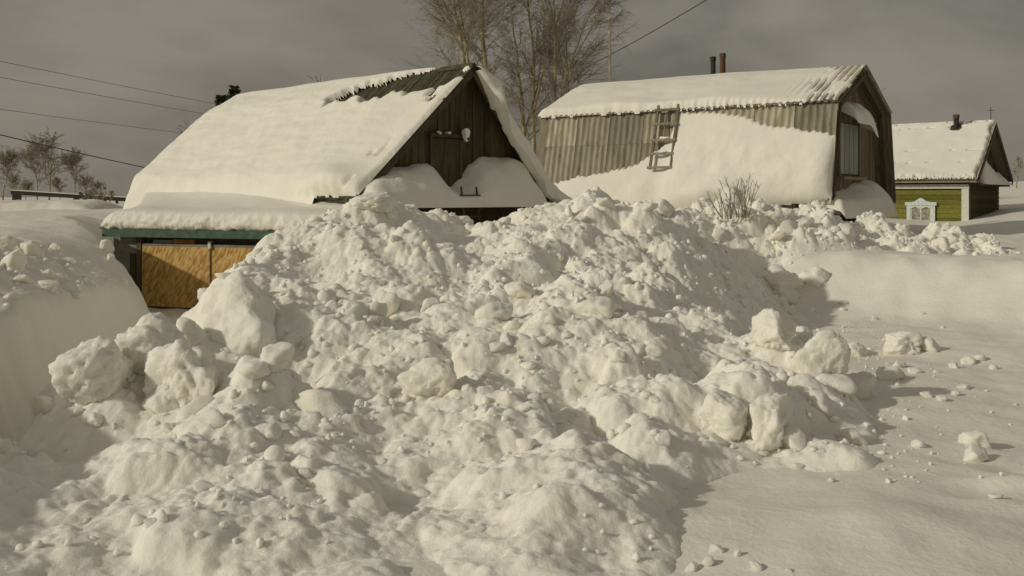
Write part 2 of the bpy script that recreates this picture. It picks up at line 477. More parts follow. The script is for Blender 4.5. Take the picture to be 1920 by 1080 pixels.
def pile_z(X, Y):
    z = PT(X, Y)
    act = sstep(-0.25, 0.25, z - 0.0)
    a = fbm(X * 0.7, Y * 0.7, 2, 3)
    soft = np.maximum(sstep(-0.1, 0.4, pnoise(X * 0.42 + 3, Y * 0.42, 8)), .6 * sstep(8.2, 7.0, Y))          # some stretches are slumped and grainy, not blocky
    amp = (1 - 0.55 * soft) * act; off = sstep(.05, .6, PT(X, Y))
    z = z + act * 0.17 * a - .34 * sstep(2.0, 4.0, X - .2 * (Y - 15)) * sstep(11, 13.5, Y)
    blk = sstep(-.15, .35, pnoise(X * .8 + 9, Y * .8 - 4, 9))            # blocky stretches between crumbly ones
    blk = blk * sstep(5.2, 3.8, X - .12 * (Y - 12))
    z = z + act * blk * (.34 * lumps(X, Y, .8, 15, .55, .6) + .12 * lumps(X, Y, .42, 17, .5, .6)) - act * blk * .09
    z = z + amp * (0.38 * lumps(X, Y, 1.35, 11, 0.6, 0.8) + 0.13 * lumps(X, Y, 0.55, 21, 0.55, 0.8) - 0.17 * off - .04)
    z = z + amp * (0.085 * (1 - .5 * blk) * lumps(X, Y, 0.28, 31, 0.5, 0.75) + (1 - .5 * blk) * 0.05 * lumps(X, Y, 0.14, 41, 0.5, 0.75) + .028 * lumps(X, Y, .07, 45, .5, .7) - .04 * off)
    z = z + act * (0.045 * fbm(X * 2.1, Y * 2.1, 4, 60) + 0.018 * fbm(X * 8, Y * 8, 4, 70, 0.6))
    return z

px_ = np.arange(-5.0, 7.6, 0.02)
ys = [4.6]
while ys[-1] < 21.5: ys.append(ys[-1] + max(0.014, 0.0021 * ys[-1]))
PX, PY = np.meshgrid(px_, np.array(ys))
PZ = pile_z(PX, PY)
G4 = ground_z(PX[::4, ::4], PY[::4, ::4], False)
Gs = np.repeat(np.repeat(G4, 4, 0), 4, 1)[:PZ.shape[0], :PZ.shape[1]]
pile = link_mesh('snow_pile', grid_mesh('snow_pile', PX, PY, PZ, PZ > Gs - 0.12, base=(0, 11, 0)), 'snow', loc=(0, 11, 0))
tag(pile, 'huge heap of ploughed lumpy snow filling the street before the shed', 'snow pile')

# back ridge of ploughed snow
RC = [(1080, 400, 19.2), (1150, 390, 20.0), (1240, 376, 20.8), (1330, 372, 21.4), (1400, 374, 21.8), (1450, 384, 22), (1520, 388, 22.3), (1570, 398, 22.6), (1640, 424, 22.9), (1690, 436, 23.1),
      (1740, 434, 23.3), (1790, 428, 23.5), (1830, 442, 23.6), (1870, 472, 23.6), (1900, 500, 23.6)]
RP = np.array([uvy(*k) for k in RC])
def ridge_z(X, Y):
    yc = np.interp(X, RP[:, 0], RP[:, 1]); zc = np.interp(X, RP[:, 0], RP[:, 2])
    d = Y - yc
    hw = np.where(d < 0, 2.1, 1.6)
    pr = np.clip(1 - np.abs(d) / hw, -0.3, 1)
    pr = np.where(pr > 0, pr ** 0.8, pr)
    zg = ground_z(X, Y, False)
    z = zg - 0.05 + (zc - zg + .02) * pr
    act = sstep(0.0, 0.3, pr)
    z = z + act * (0.36 * lumps(X, Y, 0.9, 111, 0.6, .75) + 0.26 * lumps(X, Y, 0.45, 121, 0.65, .7) - 0.25 + 0.13 * lumps(X, Y, 0.23, 131, 0.6, .65) + 0.06 * lumps(X, Y, .12, 141, .5, .65))
    z = z + act * (0.10 * fbm(X * 1.1, Y * 1.1, 3, 150) + 0.02 * fbm(X * 8, Y * 8, 3, 160))
    return z, zg
BX, BY = np.meshgrid(np.arange(1.6, 12.0, 0.03), np.arange(17.6, 26.0, 0.03))
BZ, BG = ridge_z(BX, BY)
br = link_mesh('snow_ridge', grid_mesh('snow_ridge', BX, BY, BZ, BZ > BG - 0.08, base=(7, 22, 0)), 'snow', loc=(7, 22, 0))
tag(br, 'long ridge of ploughed snow crumbs in front of the gambrel house', 'snow ridge')

# ------------------------------------------------------------------ loose clods
def clod_mesh(k, sub=4, faces=12, rough=0.075):
    rr = random.Random(100 + k)
    bm = bmesh.new(); bmesh.ops.create_icosphere(bm, subdivisions=sub, radius=1.0)
    pl = []
    for i in range(faces):
        d = Vector((rr.gauss(0, 1), rr.gauss(0, 1), rr.gauss(0, .8))).normalized()
        pl.append((d, rr.uniform(0.5, 0.95)))
    off = Vector((rr.uniform(0, 90), rr.uniform(0, 90), k * 3.7))
    for v in bm.verts:
        d = v.co.normalized()
        acc = 0.0
        for nn, dd in pl:
            c = d.dot(nn)
            if c > 0.02: acc += (c / dd) ** 18
        acc += (1 / 1.2) ** 18
        r_ = acc ** (-1 / 18)
        q = d * r_
        r_ += rough * 1.8 * mnoise.noise(q * 1.5 + off) + rough * 1.0 * mnoise.noise(q * 3.6 + off) + rough * .6 * mnoise.noise(q * 8 + off) + rough * .3 * mnoise.noise(q * 17 + off)
        v.co = d * r_
    for f_ in bm.faces: f_.smooth = True
    me = bpy.data.meshes.new('snow_clod'); bm.to_mesh(me); bm.free()
    me.materials.append(M['snow_clod'])
    return me
CL = [clod_mesh(k) for k in range(18)]
BIG = [clod_mesh(40 + k, 5, 8, .125) for k in range(6)]

def march(u, v, fn, y0=5.0, y1=30.0):
    Ys = np.arange(y0, y1, 0.02)
    X = (u - 960) * Ys / F; Z = CZ - (v - HV) * Ys / F
    zz = fn(X, Ys)
    k = np.argmax(zz >= Z)
    if not (zz >= Z).any(): k = len(Ys) - 1
    return float(X[k]), float(Ys[k]), float(zz[k])

def put_clod(u, v, w, h, label, cat='snow block', fn=None, k=0, rz=0.0, dep=1.0, tilt=(0, 0), group=None, sink=0.27, name='snow_block', y0=5.0):
    x, y, z = march(u, v, fn or ground_z, y0)
    sx = 0.5 * w * y / F; sz = 0.5 * h * y / F
    o = link_mesh(name, BIG[k % len(BIG)] if w >= 75 else CL[k % len(CL)], None)
    o.location = (x, y + sx * dep * .5, z + sz * (1 - sink * 2) )
    o.scale = (sx, sx * dep, sz * 1.15)
    o.rotation_euler = (tilt[0], tilt[1], rz)
    return tag(o, label, cat, group)

def slab_mesh():
    bm = bmesh.new(); bmesh.ops.create_cube(bm, size=2.0)
    bmesh.ops.subdivide_edges(bm, edges=bm.edges[:], cuts=30, use_grid_fill=True)
    nrm = Vector((-.42, -.72, .55)).normalized()
    rt = nrm.cross(Vector((0, 0, 1))).normalized(); rt = rt if rt.x > 0 else -rt
    up = rt.cross(nrm).normalized(); up = up if up.z > 0 else -up
    th_ = math.radians(38)
    e1 = rt * math.cos(th_) - up * math.sin(th_); e2 = rt * math.sin(th_) + up * math.cos(th_)
    for v in bm.verts:
        c = v.co.copy()
        k_ = (abs(c.x) ** 5 + abs(c.y) ** 5 + abs(c.z) ** 5) ** .2
        c = c / k_
        q_ = Vector((c.x * (.54 + .05 * c.y), c.y * (.45 - .06 * c.x), c.z * .27))
        d_ = q_.normalized()
        q_ += d_ * (.07 * mnoise.noise(q_ * 2.3 + Vector((3, 1, 7))) + .045 * mnoise.noise(q_ * 5) + .02 * mnoise.noise(q_ * 13) + .008 * mnoise.noise(q_ * 30))
        v.co = e1 * q_.x + e2 * q_.y + nrm * q_.z
    for f_ in bm.faces: f_.smooth = True
    me = bpy.data.meshes.new('snow_slab'); bm.to_mesh(me); bm.free(); me.materials.append(M['snow_clod'])
    return me
both = lambda X, Y: np.maximum(ground_z(X, Y), pile_z(X, Y))
ONG = 'single snow blocks on the street'
put_clod(1703, 664, 80, 44, 'rounded snow block with crumbly right end lying alone beyond the heap', k=1, rz=.3, group=ONG)
put_clod(1745, 658, 42, 28, 'small crumbly snow lump touching the lone rounded block', k=2, group=ONG)
put_clod(1832, 838, 66, 44, 'peaked snow block, upper one of the pair at far right', k=3, rz=.8, group=ONG)
put_clod(1838, 866, 58, 36, 'smooth low snow block, lower one of the pair at far right', k=4, rz=1.9, group=ONG)
put_clod(1548, 866, 74, 40, 'pale oval snow block lying flat at the heap foot', k=5, rz=.2, group=ONG)
put_clod(1602, 838, 64, 44, 'greyish snow block just behind the pale oval block', k=6, rz=.9, group=ONG)
put_clod(1722, 838, 30, 18, 'tiny snow lump alone between the oval block and the pair', k=7, group=ONG)
put_clod(1620, 750, 66, 56, 'rough snow lump right of the big blocks at heap edge', k=9, rz=.5, group=ONG)
put_clod(1672, 712, 70, 34, 'low crumbly snow lump in the shadow of the tall block', k=10, group=ONG)
put_clod(1606, 668, 44, 34, 'small snow lump beside the tall upright block', k=11, group=ONG)
put_clod(1535, 535, 66, 56, 'snow lump at the upper right corner of the heap', k=12, rz=.4, sink=.4, group=ONG, y0=9)
put_clod(1600, 775, 30, 20, 'little snow lump below the rough lump at heap edge', k=13, group=ONG)
small = [(1790, 690, 30, 14), (1815, 684, 26, 16), (1840, 678, 26, 16), (1865, 693, 16, 10), (1740, 745, 24, 12), (1768, 752, 26, 12), (1795, 742, 18, 9), (1810, 731, 26, 9), (1720, 700, 26, 12),
         (1580, 583, 14, 8), (1730, 590, 12, 6), (1690, 690, 30, 14), (1640, 600, 12, 8), (1583, 571, 16, 8), (1700, 770, 10, 5), (1640, 805, 16, 8), (1500, 880, 22, 12), (1870, 935, 24, 10), (1345, 1040, 30, 22),
         (1330, 1062, 24, 18), (1420, 1070, 26, 18), (1385, 1045, 18, 13), (1300, 1072, 26, 18), (1480, 1075, 14, 9), (1560, 905, 14, 8), (1660, 640, 12, 6), (1770, 615, 10, 5), (1905, 760, 10, 5), (1760, 700, 14, 7), (1850, 735, 9, 5)]
for i, (u, v, w, h) in enumerate(small):
    put_clod(u, v, w, h, 'small snow crumb scattered on the smooth street right of the heap', 'snow lump', k=i * 5 + 3, rz=i * 1.3, group='crumbs on the street', sink=.2, name='snow_crumb')
HB = 'big blocks in the heap'
slab = link_mesh('snow_block', slab_mesh(), None, loc=P(434, 628, 10.4))
tag(slab, 'largest smooth tilted snow slab in the heap left of centre', 'snow block', HB)
for i, (u, v, w, h) in enumerate(((350, 640, 60, 46), (520, 690, 70, 50), (480, 712, 60, 44), (400, 720, 54, 40), (360, 690, 60, 50), (545, 650, 44, 34), (320, 720, 40, 30), (430, 560, 40, 24), (500, 735, 40, 30))):
    put_clod(u, v, w, h, 'broken snow lump packed around the largest tilted slab', 'snow lump', k=i * 7 + 2, rz=i * 1.1, group='lumps around the slab', fn=both, name='snow_lump', sink=.3, y0=7.5)
put_clod(180, 735, 150, 105, 'rounded snow block at the left tip of the heap', k=15, rz=.9, dep=.9, group=HB, fn=both)
put_clod(262, 690, 130, 100, 'lumpy snow block between the left tip and the tilted slab', k=16, rz=.4, dep=.9, group=HB, fn=both)
put_clod(345, 760, 190, 125, 'broad rough snow block in front of the tilted slab', k=17, rz=1.7, dep=.8, tilt=(.2, 0), group=HB, fn=both)
put_clod(1560, 716, 100, 98, 'tall upright snow block at the right edge of the heap', k=0, rz=.2, dep=.7, group=HB, fn=both)
put_clod(1452, 655, 115, 74, 'wide faceted snow block above the tall upright block', k=8, rz=2.4, dep=.8, group=HB, fn=both, y0=8)
put_clod(1455, 838, 130, 100, 'large round snow block at the lower right of the heap', k=1, rz=1.0, dep=.8, group=HB, fn=both)
put_clod(1350, 820, 110, 90, 'pale snow block left of the large round lower block', k=3, rz=2.0, group=HB, fn=both)
put_clod(1485, 555, 110, 60, 'bumpy snow block on the upper right shoulder of the heap', k=5, rz=.4, group=HB, fn=both, y0=10)
put_clod(815, 745, 105, 74, 'square snow block at the middle bottom of the heap', k=6, rz=.1, dep=.9, group=HB, fn=both)
put_clod(716, 590, 56, 56, 'steep snow block casting a dark shadow mid heap', k=7, rz=.9, group=HB, fn=both, y0=9)
put_clod(705, 392, 90, 34, 'snow block with a peak lying at the garage roof end', k=9, rz=.9, group=HB, fn=both, y0=12)
put_clod(1120, 590, 72, 46, 'bright snow block right of the heap centre', k=10, rz=1.4, group=HB, fn=both, y0=9)
put_clod(975, 560, 66, 42, 'rounded snow block at the heap centre', k=11, rz=.6, group=HB, fn=both, y0=9)
put_clod(1240, 404, 56, 44, 'pointed snow block on the crest before the house drift', k=12, rz=.6, group=HB, fn=lambda X, Y: np.maximum(pile_z(X, Y), ridge_z(X, Y)[0]), y0=14)
put_clod(1512, 640, 40, 34, 'small snow lump on the ledge beside the wide faceted block', k=13, group=HB, fn=both, y0=9)
put_clod(1540, 770, 60, 40, 'snow lump between the tall block and the large round block', k=2, group=HB, fn=both)

# many more lumps bedded in the heaps
rr = random.Random(5)
cnt = 0
tries = 0
xs = rng.uniform(-4.0, 6.0, 4000); yy = 6.0 + (rng.uniform(0, 1, 4000) ** 1.3) * 13.0
ez = PT(xs, yy); zz = pile_z(xs, yy); g0 = ground_z(xs, yy, False)
placed = []
for i in range(4000):
    if cnt >= 205: break
    if ez[i] < g0[i] + 0.06 or (yy[i] < 7.6 and i % 3): continue
    x, y = float(xs[i]), float(yy[i])
    s = min(0.20, 0.045 * math.exp(abs(rr.gauss(0, .65)))) * (0.85 + y / 24)
    if any((x - a) ** 2 + (y - b2) ** 2 < (s + c) ** 2 * .8 for a, b2, c in placed): continue
    placed.append((x, y, s))
    o = link_mesh('snow_lump', CL[rr.randrange(18)], None)
    o.location = (x, y, float(zz[i]) + s * rr.uniform(-.6, .0))
    o.rotation_euler = (rr.uniform(-.6, .6), rr.uniform(-.6, .6), rr.uniform(0, 6.28))
    o.scale = (s * rr.uniform(.8, 1.5), s * rr.uniform(.8, 1.3), s * rr.uniform(.6, 1.0))
    tag(o, 'lump of snow bedded among others in the big ploughed heap', 'snow lump', 'lumps bedded in the heap')
    cnt += 1
xs = rng.uniform(2.2, 11.4, 900)
yc = np.interp(xs, RP[:, 0], RP[:, 1]); yy = yc + rng.uniform(-1.9, .5, 900); zz, g0 = ridge_z(xs, yy)
cnt = 0
for i in range(900):
    if cnt >= 80: break
    if zz[i] < g0[i] + .05: continue
    s = min(0.25, 0.06 * math.exp(abs(rr.gauss(0, .7))))
    o = link_mesh('snow_lump', CL[rr.randrange(18)], None)
    o.location = (float(xs[i]), float(yy[i]), float(zz[i]) + s * rr.uniform(-.2, .3))
    o.rotation_euler = (rr.uniform(-.6, .6), rr.uniform(-.6, .6), rr.uniform(0, 6.28))
    o.scale = (s * rr.uniform(.8, 1.4), s * rr.uniform(.8, 1.2), s * rr.uniform(.6, 1.0))
    tag(o, 'lump of snow bedded in the long ridge before the gambrel house', 'snow lump', 'lumps bedded in the ridge')
    cnt += 1

# crumbs too many to count: one mesh
def rubble(name, xs, ys_, zs, ss, label):
    bm = bmesh.new(); bmesh.ops.create_icosphere(bm, subdivisions=2, radius=1.0)
    bv = np.array([v.co[:] for v in bm.verts]); bf = np.array([[v.index for v in f_.verts] for f_ in bm.faces]); bm.free()
    n_ = len(xs); V = np.zeros((n_, len(bv), 3)); nv = len(bv)
    for i in range(n_):
        nrm = rng.normal(size=(5, 3)); nrm /= np.linalg.norm(nrm, axis=1)[:, None]
        c = np.clip(bv @ nrm.T, 0, 1) / rng.uniform(.5, .95, 5)
        r_ = ((c ** 7).sum(1) + .5) ** (-1 / 7) * (1 + rng.normal(0, .06, nv))
        V[i] = bv * r_[:, None] * ss[i] * rng.uniform(.65, 1.35, 3) + np.array([xs[i], ys_[i], zs[i]])
    me = bpy.data.meshes.new(name)
    fs_ = (bf[None] + (np.arange(n_) * nv)[:, None, None]).reshape(-1, 3)
    me.vertices.add(n_ * nv); me.vertices.foreach_set('co', V.astype(np.float32).reshape(-1))
    me.loops.add(len(fs_) * 3); me.loops.foreach_set('vertex_index', fs_.astype(np.int32).reshape(-1))
    me.polygons.add(len(fs_)); me.polygons.foreach_set('loop_start', np.arange(0, len(fs_) * 3, 3, dtype=np.int32))
    me.polygons.foreach_set('use_smooth', np.full(len(fs_), True)); me.update(calc_edges=True)
    o = link_mesh(name, me, 'snow_clod')
    return tag(o, label, 'snow crumbs', kind='stuff')
n_ = 4200
xs = rng.uniform(-4.1, 6.4, n_); yy = 5.9 + (rng.uniform(0, 1, n_) ** 1.25) * 13.5
clus = pnoise(xs * .9, yy * .9, 77) + rng.uniform(-.5, .5, n_)
ez = PT(xs, yy); g0 = ground_z(xs, yy, False)
k = (ez > g0 - .02) & (clus > np.where(yy < 7.6, .45, -.1))
xs, yy = xs[k], yy[k]; zz = np.maximum(pile_z(xs, yy), ground_z(xs, yy))
ss = np.clip(.013 * np.exp(np.abs(rng.normal(0, .6, len(xs)))), 0, .06) * (.8 + yy / 22)
x2 = rng.uniform(2, 11.5, 1100); yc = np.interp(x2, RP[:, 0], RP[:, 1]); y2 = yc + rng.uniform(-2.1, .6, 1100); z2, g2 = ridge_z(x2, y2)
k = z2 > g2; x2, y2, z2 = x2[k], y2[k], z2[k]
s2 = np.clip(.02 * np.exp(np.abs(rng.normal(0, .55, len(x2)))), 0, .075)
x3 = rng.uniform(2.5, 6.5, 150); y3 = rng.uniform(7.5, 17, 150)
ed = np.interp(y3, [7.5, 9.6, 13, 17.5], [2.8, 3.35, 4.45, 5.6]); x3 = ed + np.abs(rng.normal(0, .45, 150)); z3 = ground_z(x3, y3)
s3 = np.clip(.008 * np.exp(np.abs(rng.normal(0, .6, 150))), 0, .04)
x4 = rng.uniform(-7.5, -4.9, 220); y4 = rng.uniform(9, 17, 220); x4 = np.minimum(x4, np.interp(y4, WALL[:, 0], WALL[:, 1]) - .35 - .8 * rng.uniform(0, 1, 220)); z4 = ground_z(x4, y4); s4 = np.clip(.015 * np.exp(np.abs(rng.normal(0, .6, 220))), 0, .07)
rubble('snow_crumbs', np.concatenate([xs, x2, x3, x4]), np.concatenate([yy, y2, y3, y4]), np.concatenate([zz, z2, z3, z4]) + .004, np.concatenate([ss, s2, s3, s4]), 'fine snow crumbs strewn over the heaps and around them')

# lumps on the left bank
for i, (u, v, w, h) in enumerate(((18, 505, 60, 50), (50, 478, 50, 36), (8, 465, 40, 30), (88, 520, 30, 20), (105, 470, 24, 16), (85, 545, 44, 22), (20, 560, 30, 16), (140, 560, 26, 14), (40, 530, 34, 20), (196, 470, 26, 28), (205, 490, 22, 22))):
    put_clod(u, v, w, h, 'snow lump lying on the left bank beside the garage', 'snow lump', k=i + 4, rz=i, group='lumps on the left bank', name='snow_lump', y0=8.5)

# ------------------------------------------------------------------ roof snow helper
def blanket(name, pos, nrm, S, T, th, label, cat='roof snow', keep=None, mat='snow_smooth', base=None, group=None):
    """snow surface: pos(S,T)->(3 arrays) base surface, pushed by th along nrm; edges run down to the base"""
    bx, by, bz = pos(S, T)
    X = bx + nrm[0] * th; Y = by + nrm[1] * th; Z = bz + nrm[2] * th
    base = base or (float(X.mean()), float(Y.mean()), float(bz.min()))
    k2 = th > .0015
    k2 = k2 | np.roll(k2, 1, 0) | np.roll(k2, -1, 0) | np.roll(k2, 1, 1) | np.roll(k2, -1, 1)
    keep = k2 if keep is None else keep & k2
    me = grid_mesh(name, X, Y, Z, keep, base=base)
    o = link_mesh(name, me, mat, loc=base)
    return tag(o, label, cat, group)

def rnd_edge(d, r_, p=0.5):
    """rounded shoulder: 0 at the edge, 1 at depth r_"""
    t = np.clip(d / r_, 0, 1)
    return (1 - (1 - t) ** 2) ** p

# ------------------------------------------------------------------ shed
SR = Vector((0.64, 23.5, 0)); Sg = Vector((-.7071, -.7071, 0)); Sr = Vector((-.7071, .7071, 0)); Sn = -Sr
QL, QA, SL = 5.43, 2.335, 9.3
ZE, ZA = CZ, CZ + 2.82
def SP(q, s, z): return SR + Sg * q + Sr * s + Vector((0, 0, z))
shed = empty('shed', SP(QA, 4, 1.2), 'old plank shed with steep snowy roof and dark triangular gable', 'shed')
# walls below the eaves
for nm, o_, a_, b_ in (('wall', SP(.25, .15, 0), Sg * (QL - .5), Sr * .12), ('wall', SP(.25, SL - .3, 0), Sg * (QL - .5), Sr * .12),
                       ('wall', SP(.25, .27, 0), Sg * .12, Sr * (SL - .57)), ('wall', SP(QL - .37, .27, 0), Sg * .12, Sr * (SL - .57))):
    MB().box(o_, a_, b_, (0, 0, ZE - .05)).build(nm, 'old_wood', shed)
def rake_z(q):
    return ZE + (ZA - ZE) * (q / QA if q < QA else (QL - q) / (QL - QA))
# gable boards
q = 0.12; rr = random.Random(3)
HQ0, HQ1 = 2.55, 3.3
while q < QL - .12:
    w = rr.uniform(.14, .19); q1 = min(q + w - .012, QL - .1)
    out = rr.uniform(0, .018)
    z0 = ZE - .04
    def zt(a): return rake_z(a) - .10
    poly = [SP(q, .0 - out, z0), SP(q1, -out, z0), SP(q1, -out, max(zt(q1), z0 + .02))]
    if q < QA < q1: poly.append(SP(QA, -out, zt(QA)))
    poly.append(SP(q, -out, max(zt(q), z0 + .02)))
    MB().prism(poly, Sr * .025).build('plank', 'old_wood', shed, at=SP(q, 0, z0))
    q += w
MB().prism([SP(.1, .03, ZE), SP(QL - .1, .03, ZE), SP(QA, .03, ZA - .12)], Sr * .02).build('gable_backing', 'soot', shed)
# rear gable
MB().prism([SP(.1, SL - .2, ZE), SP(QL - .1, SL - .2, ZE), SP(QA, SL - .2, ZA - .12)], Sr * .04).build('rear_gable', 'old_wood', shed)
# attic hatch with frame
hatch = MB().box(SP(HQ0, -.05, ZE + .12), Sg * (HQ1 - HQ0), Sr * .022, (0, 0, 1.12)).build('hatch', 'old_wood', shed)
for a in (HQ0 - .07, HQ1):
    MB().box(SP(a, -.075, ZE + .1), Sg * .07, Sr * .05, (0, 0, 1.2)).build('frame', 'rake_wood', hatch)
MB().box(SP(HQ0 - .12, -.11, ZE + 1.26), Sg * (HQ1 - HQ0 + .24), Sr * .09, (0, 0, .08)).build('lintel', 'rake_wood', hatch)
MB().box(SP(HQ0 - .02, -.3, ZE + 1.22), Sg * -.07, Sr * .3, (0, 0, .05)).build('bracket', 'rake_wood', shed)
# roof boards, laid from ridge to eave
Vf = (SP(QL, 0, ZE) - SP(QA, 0, ZA)); LF = Vf.length; Vf.normalize(); Nf = Sr.cross(Vf); Nf = Nf if Nf.z > 0 else -Nf
Vr = (SP(0, 0, ZE) - SP(QA, 0, ZA)); LR = Vr.length; Vr.normalize(); Nr = Sr.cross(Vr); Nr = Nr if Nr.z > 0 else -Nr
s = -.28
while s < SL:
    w = rr.uniform(.15, .2)
    o_ = SP(QA, s, ZA) + Nf * rr.uniform(-.006, .012) - Vf * .04
    MB().box(o_, Sr * (w - .012), Vf * (LF + .06 + rr.uniform(0, .06)), -Nf * .028).build('roof_board', 'roof_wood', shed, at=o_)
    s += w
s = -.28
while s < SL:
    w = rr.uniform(.22, .3)
    o_ = SP(QA, s, ZA) + Nr * rr.uniform(-.004, .006)
    MB().box(o_, Sr * (w - .012), Vr * (LR + .08), -Nr * .028).build('roof_board', 'roof_wood', shed, at=o_)
    s += w
MB().prism([SP(QA - .09, -.3, ZA - .05), SP(QA + .09, -.3, ZA - .05), SP(QA + .02, -.3, ZA + .06), SP(QA - .02, -.3, ZA + .06)], Sr * 1.1).build('ridge_cap', 'roof_wood', shed)
# barge boards under the rake
for V_, N_, ln in ((Vf, Nf, LF), (Vr, Nr, LR)):
    o_ = SP(QA, -.29, ZA) - N_ * .03
    MB().box(o_, Sr * .03, V_ * (ln + .02), -N_ * .13).build('barge_board', 'rake_wood', shed)
    MB().box(SP(QA, -.0, ZA) - N_ * .032, Sr * .08, V_ * (ln - .05), -N_ * .12).build('rafter', 'rake_wood', shed)
# pent ledge along the gable
LZ = ZE - .02
ledge = MB().prism([SP(.6, -.02, LZ + .02), SP(.6, -.62, LZ - .12), SP(.6, -.62, LZ - .2), SP(.6, -.02, LZ - .1)], Sg * 4.65).build('pent_ledge', 'rake_wood', shed)
for i in range(9):
    qq = .75 + i * .54
    MB().box(SP(qq, -.02, LZ - .22), Sg * .07, Sr * -.58, (0, 0, .06)).build('ledge_bracket', 'rake_wood', shed)
fr = MB(); 
for i in range(60):                      # ragged edge of bark strips hanging at the ledge
    qq = .62 + i * .077
    fr.box(SP(qq, -.635, LZ - .2), Sg * rr.uniform(.03, .06), Sr * -.012, (rr.uniform(-.02, .02), 0, rr.uniform(.05, .14)))
fr.build('edge_strips', 'rake_wood', shed)

# snow on the front slope (with the bare boards near the ridge end)
Sg_, Tg_ = np.meshgrid(np.arange(-.30, SL + .42, .04), np.arange(-.12, LF + .22, .04), indexing='ij')
th = 0.27 + 0.05 * fbm(Sg_ * .5, Tg_ * .5, 3, 200) + .014 * fbm(Sg_ * .8, Tg_ * 4, 2, 210) + .012 * fbm(Sg_ * 3, Tg_ * 3, 3, 212)
th *= (0.30 + 0.70 * sstep(-.3, 2.2, Sg_))                       # thin at the near rake
th *= 0.45 + 0.55 * sstep(-.1, 1.1, Tg_)                         # and along the ridge
th += 0.30 * np.exp(-((Tg_ - LF + .15) / .55) ** 2) * np.exp(-((Sg_ - .55) / .7) ** 2)      # bulge at the lower near corner
th += 0.12 * sstep(SL - 2.0, SL + .2, Sg_) * sstep(0, 1.5, Tg_)
jag = .05 * pnoise(Tg_ * 3.0, Sg_ * 0 + 3, 5) + .03 * pnoise(Tg_ * 9, Sg_ * 0, 6)
th = th * rnd_edge(Sg_ + .29 - np.abs(jag), .10) * rnd_edge(SL + .40 - Sg_, .45) * (rnd_edge(LF - .03 - Tg_ + .06 * pnoise(Sg_ * 4, Tg_ * 0, 9), .30) * sstep(2.4, 1.0, Sg_) + (1 - .9 * sstep(-.5, .25, Tg_ - LF)) * sstep(1.0, 2.4, Sg_)) * rnd_edge(Tg_ + .12, .25)
streak = .26 * pnoise(Sg_ * 4.5, Tg_ * .5, 220) + .14 * pnoise(Sg_ * 13, Tg_ * .9, 221)
cen = .34 + .15 * Sg_; hwid = np.interp(Sg_, [-.3, .05, .4, 1.2, 2.4, 3.2, 3.7, 3.9], [.14, .36, .54, .50, .44, .34, .22, -.2])
hole = (np.abs(Tg_ - cen) < hwid + streak) & (Sg_ < 3.9)
hole |= (np.abs(Tg_ - .75 - .1 * pnoise(Sg_ * 9, Tg_ * 0, 8)) < .3) & (Sg_ > .18) & (Sg_ < .36)
hole |= (Sg_ < .35) & (Sg_ > -.1) & (pnoise(Sg_ * 6, Tg_ * 2.2, 230) > .42) & (Tg_ > .5)
# blur the hole a little so that the snow has a shoulder
hm = hole.astype(float)
for _ in range(3):
    hm = (hm + np.roll(hm, 1, 0) + np.roll(hm, -1, 0) + np.roll(hm, 1, 1) + np.roll(hm, -1, 1)) / 5
th2 = th * np.clip(1.15 - hm * 1.5, 0, 1) - .012 * hole
def posF(S, T):
    o_ = SP(QA, 0, ZA)
    sag = -.10 * np.sin(np.clip(S / SL, 0, 1) * math.pi)
    drop = np.clip(T - LF - .02, 0, 1) * 1.2
    return o_.x + Sr.x * S + Vf.x * T, o_.y + Sr.y * S + Vf.y * T, o_.z + Vf.z * T - drop
blanket('roof_snow', posF, Nf, Sg_, Tg_, th2, 'thick smooth snow blanket on the shed front slope with bare streaks', keep=~(hm > .75))

# snow on the far slope, hanging over the gable and flaring to the ground
Qs = np.concatenate([np.arange(QA - .04, .0, -.03), np.arange(0, -3.2, -.06)])
Ss = np.concatenate([np.arange(-.95, .3, .03), np.arange(.3, SL + .2, .08)])
Es = np.concatenate([np.arange(-.06, .5, .02), np.arange(.5, 1.2, .05), np.arange(1.2, SL + .8, .12)])
Q_, E_ = np.meshgrid(Qs, Es, indexing='ij')
lobe = .15 * pnoise(Q_ * 1.9, Q_ * 0 + 1, 250) + .05 * pnoise(Q_ * 4.5, Q_ * 0, 251) + .10 * np.exp(-((Q_ - 1.85) / .3) ** 2)
S_ = E_ - .50 - lobe * np.exp(-np.clip(E_, 0, 9) / .5)
zr = ZE + (ZA - ZE) * Q_ / QA
gl = 1.72 + .25 * np.exp(-((Q_ + .3) / 1.0) ** 2)
kk = 0.35
zs_ = kk * np.log(np.exp((zr - ZE) / kk) + np.exp((gl - ZE) / kk)) + ZE
d_top = np.clip((QA - .04 - Q_) / .6, 0, 1)
tk = (0.33 + .12 * fbm(Q_ * 1.1, S_ * 1.2, 4, 240)) * (1 - (1 - d_top) ** 2) ** .5
tk = tk * np.interp(Q_, [-3, -1.5, 0, .4], [.1, .3, .75, 1])
hang = (.30 + .15 * pnoise(Q_ * 2.7, Q_ * 0, 253) + .07 * pnoise(Q_ * 8, Q_ * 0, 254)) * np.interp(Q_, [-1.2, -.3, .3, QA - .5, QA - .1], [0, .3, 1, 1, .2])
fr_ = np.clip((E_ + .06) / .10, 0, 1)
Zs = np.where(E_ < .04, zs_ - hang * (1 - fr_) + (.45 * tk) * fr_, zs_ + tk * (.45 + .55 * rnd_edge(E_ - .04, .25))) + .02
keep = None
S_ = np.concatenate([np.full_like(S_[:, :1], -.262), S_], 1)
Zs = np.concatenate([zs_[:, :1] - hang[:, :1] * .75 - .02, Zs], 1); Q_ = np.concatenate([Q_[:, :1], Q_], 1)
bp_ = SR + Sg * Q_.mean()
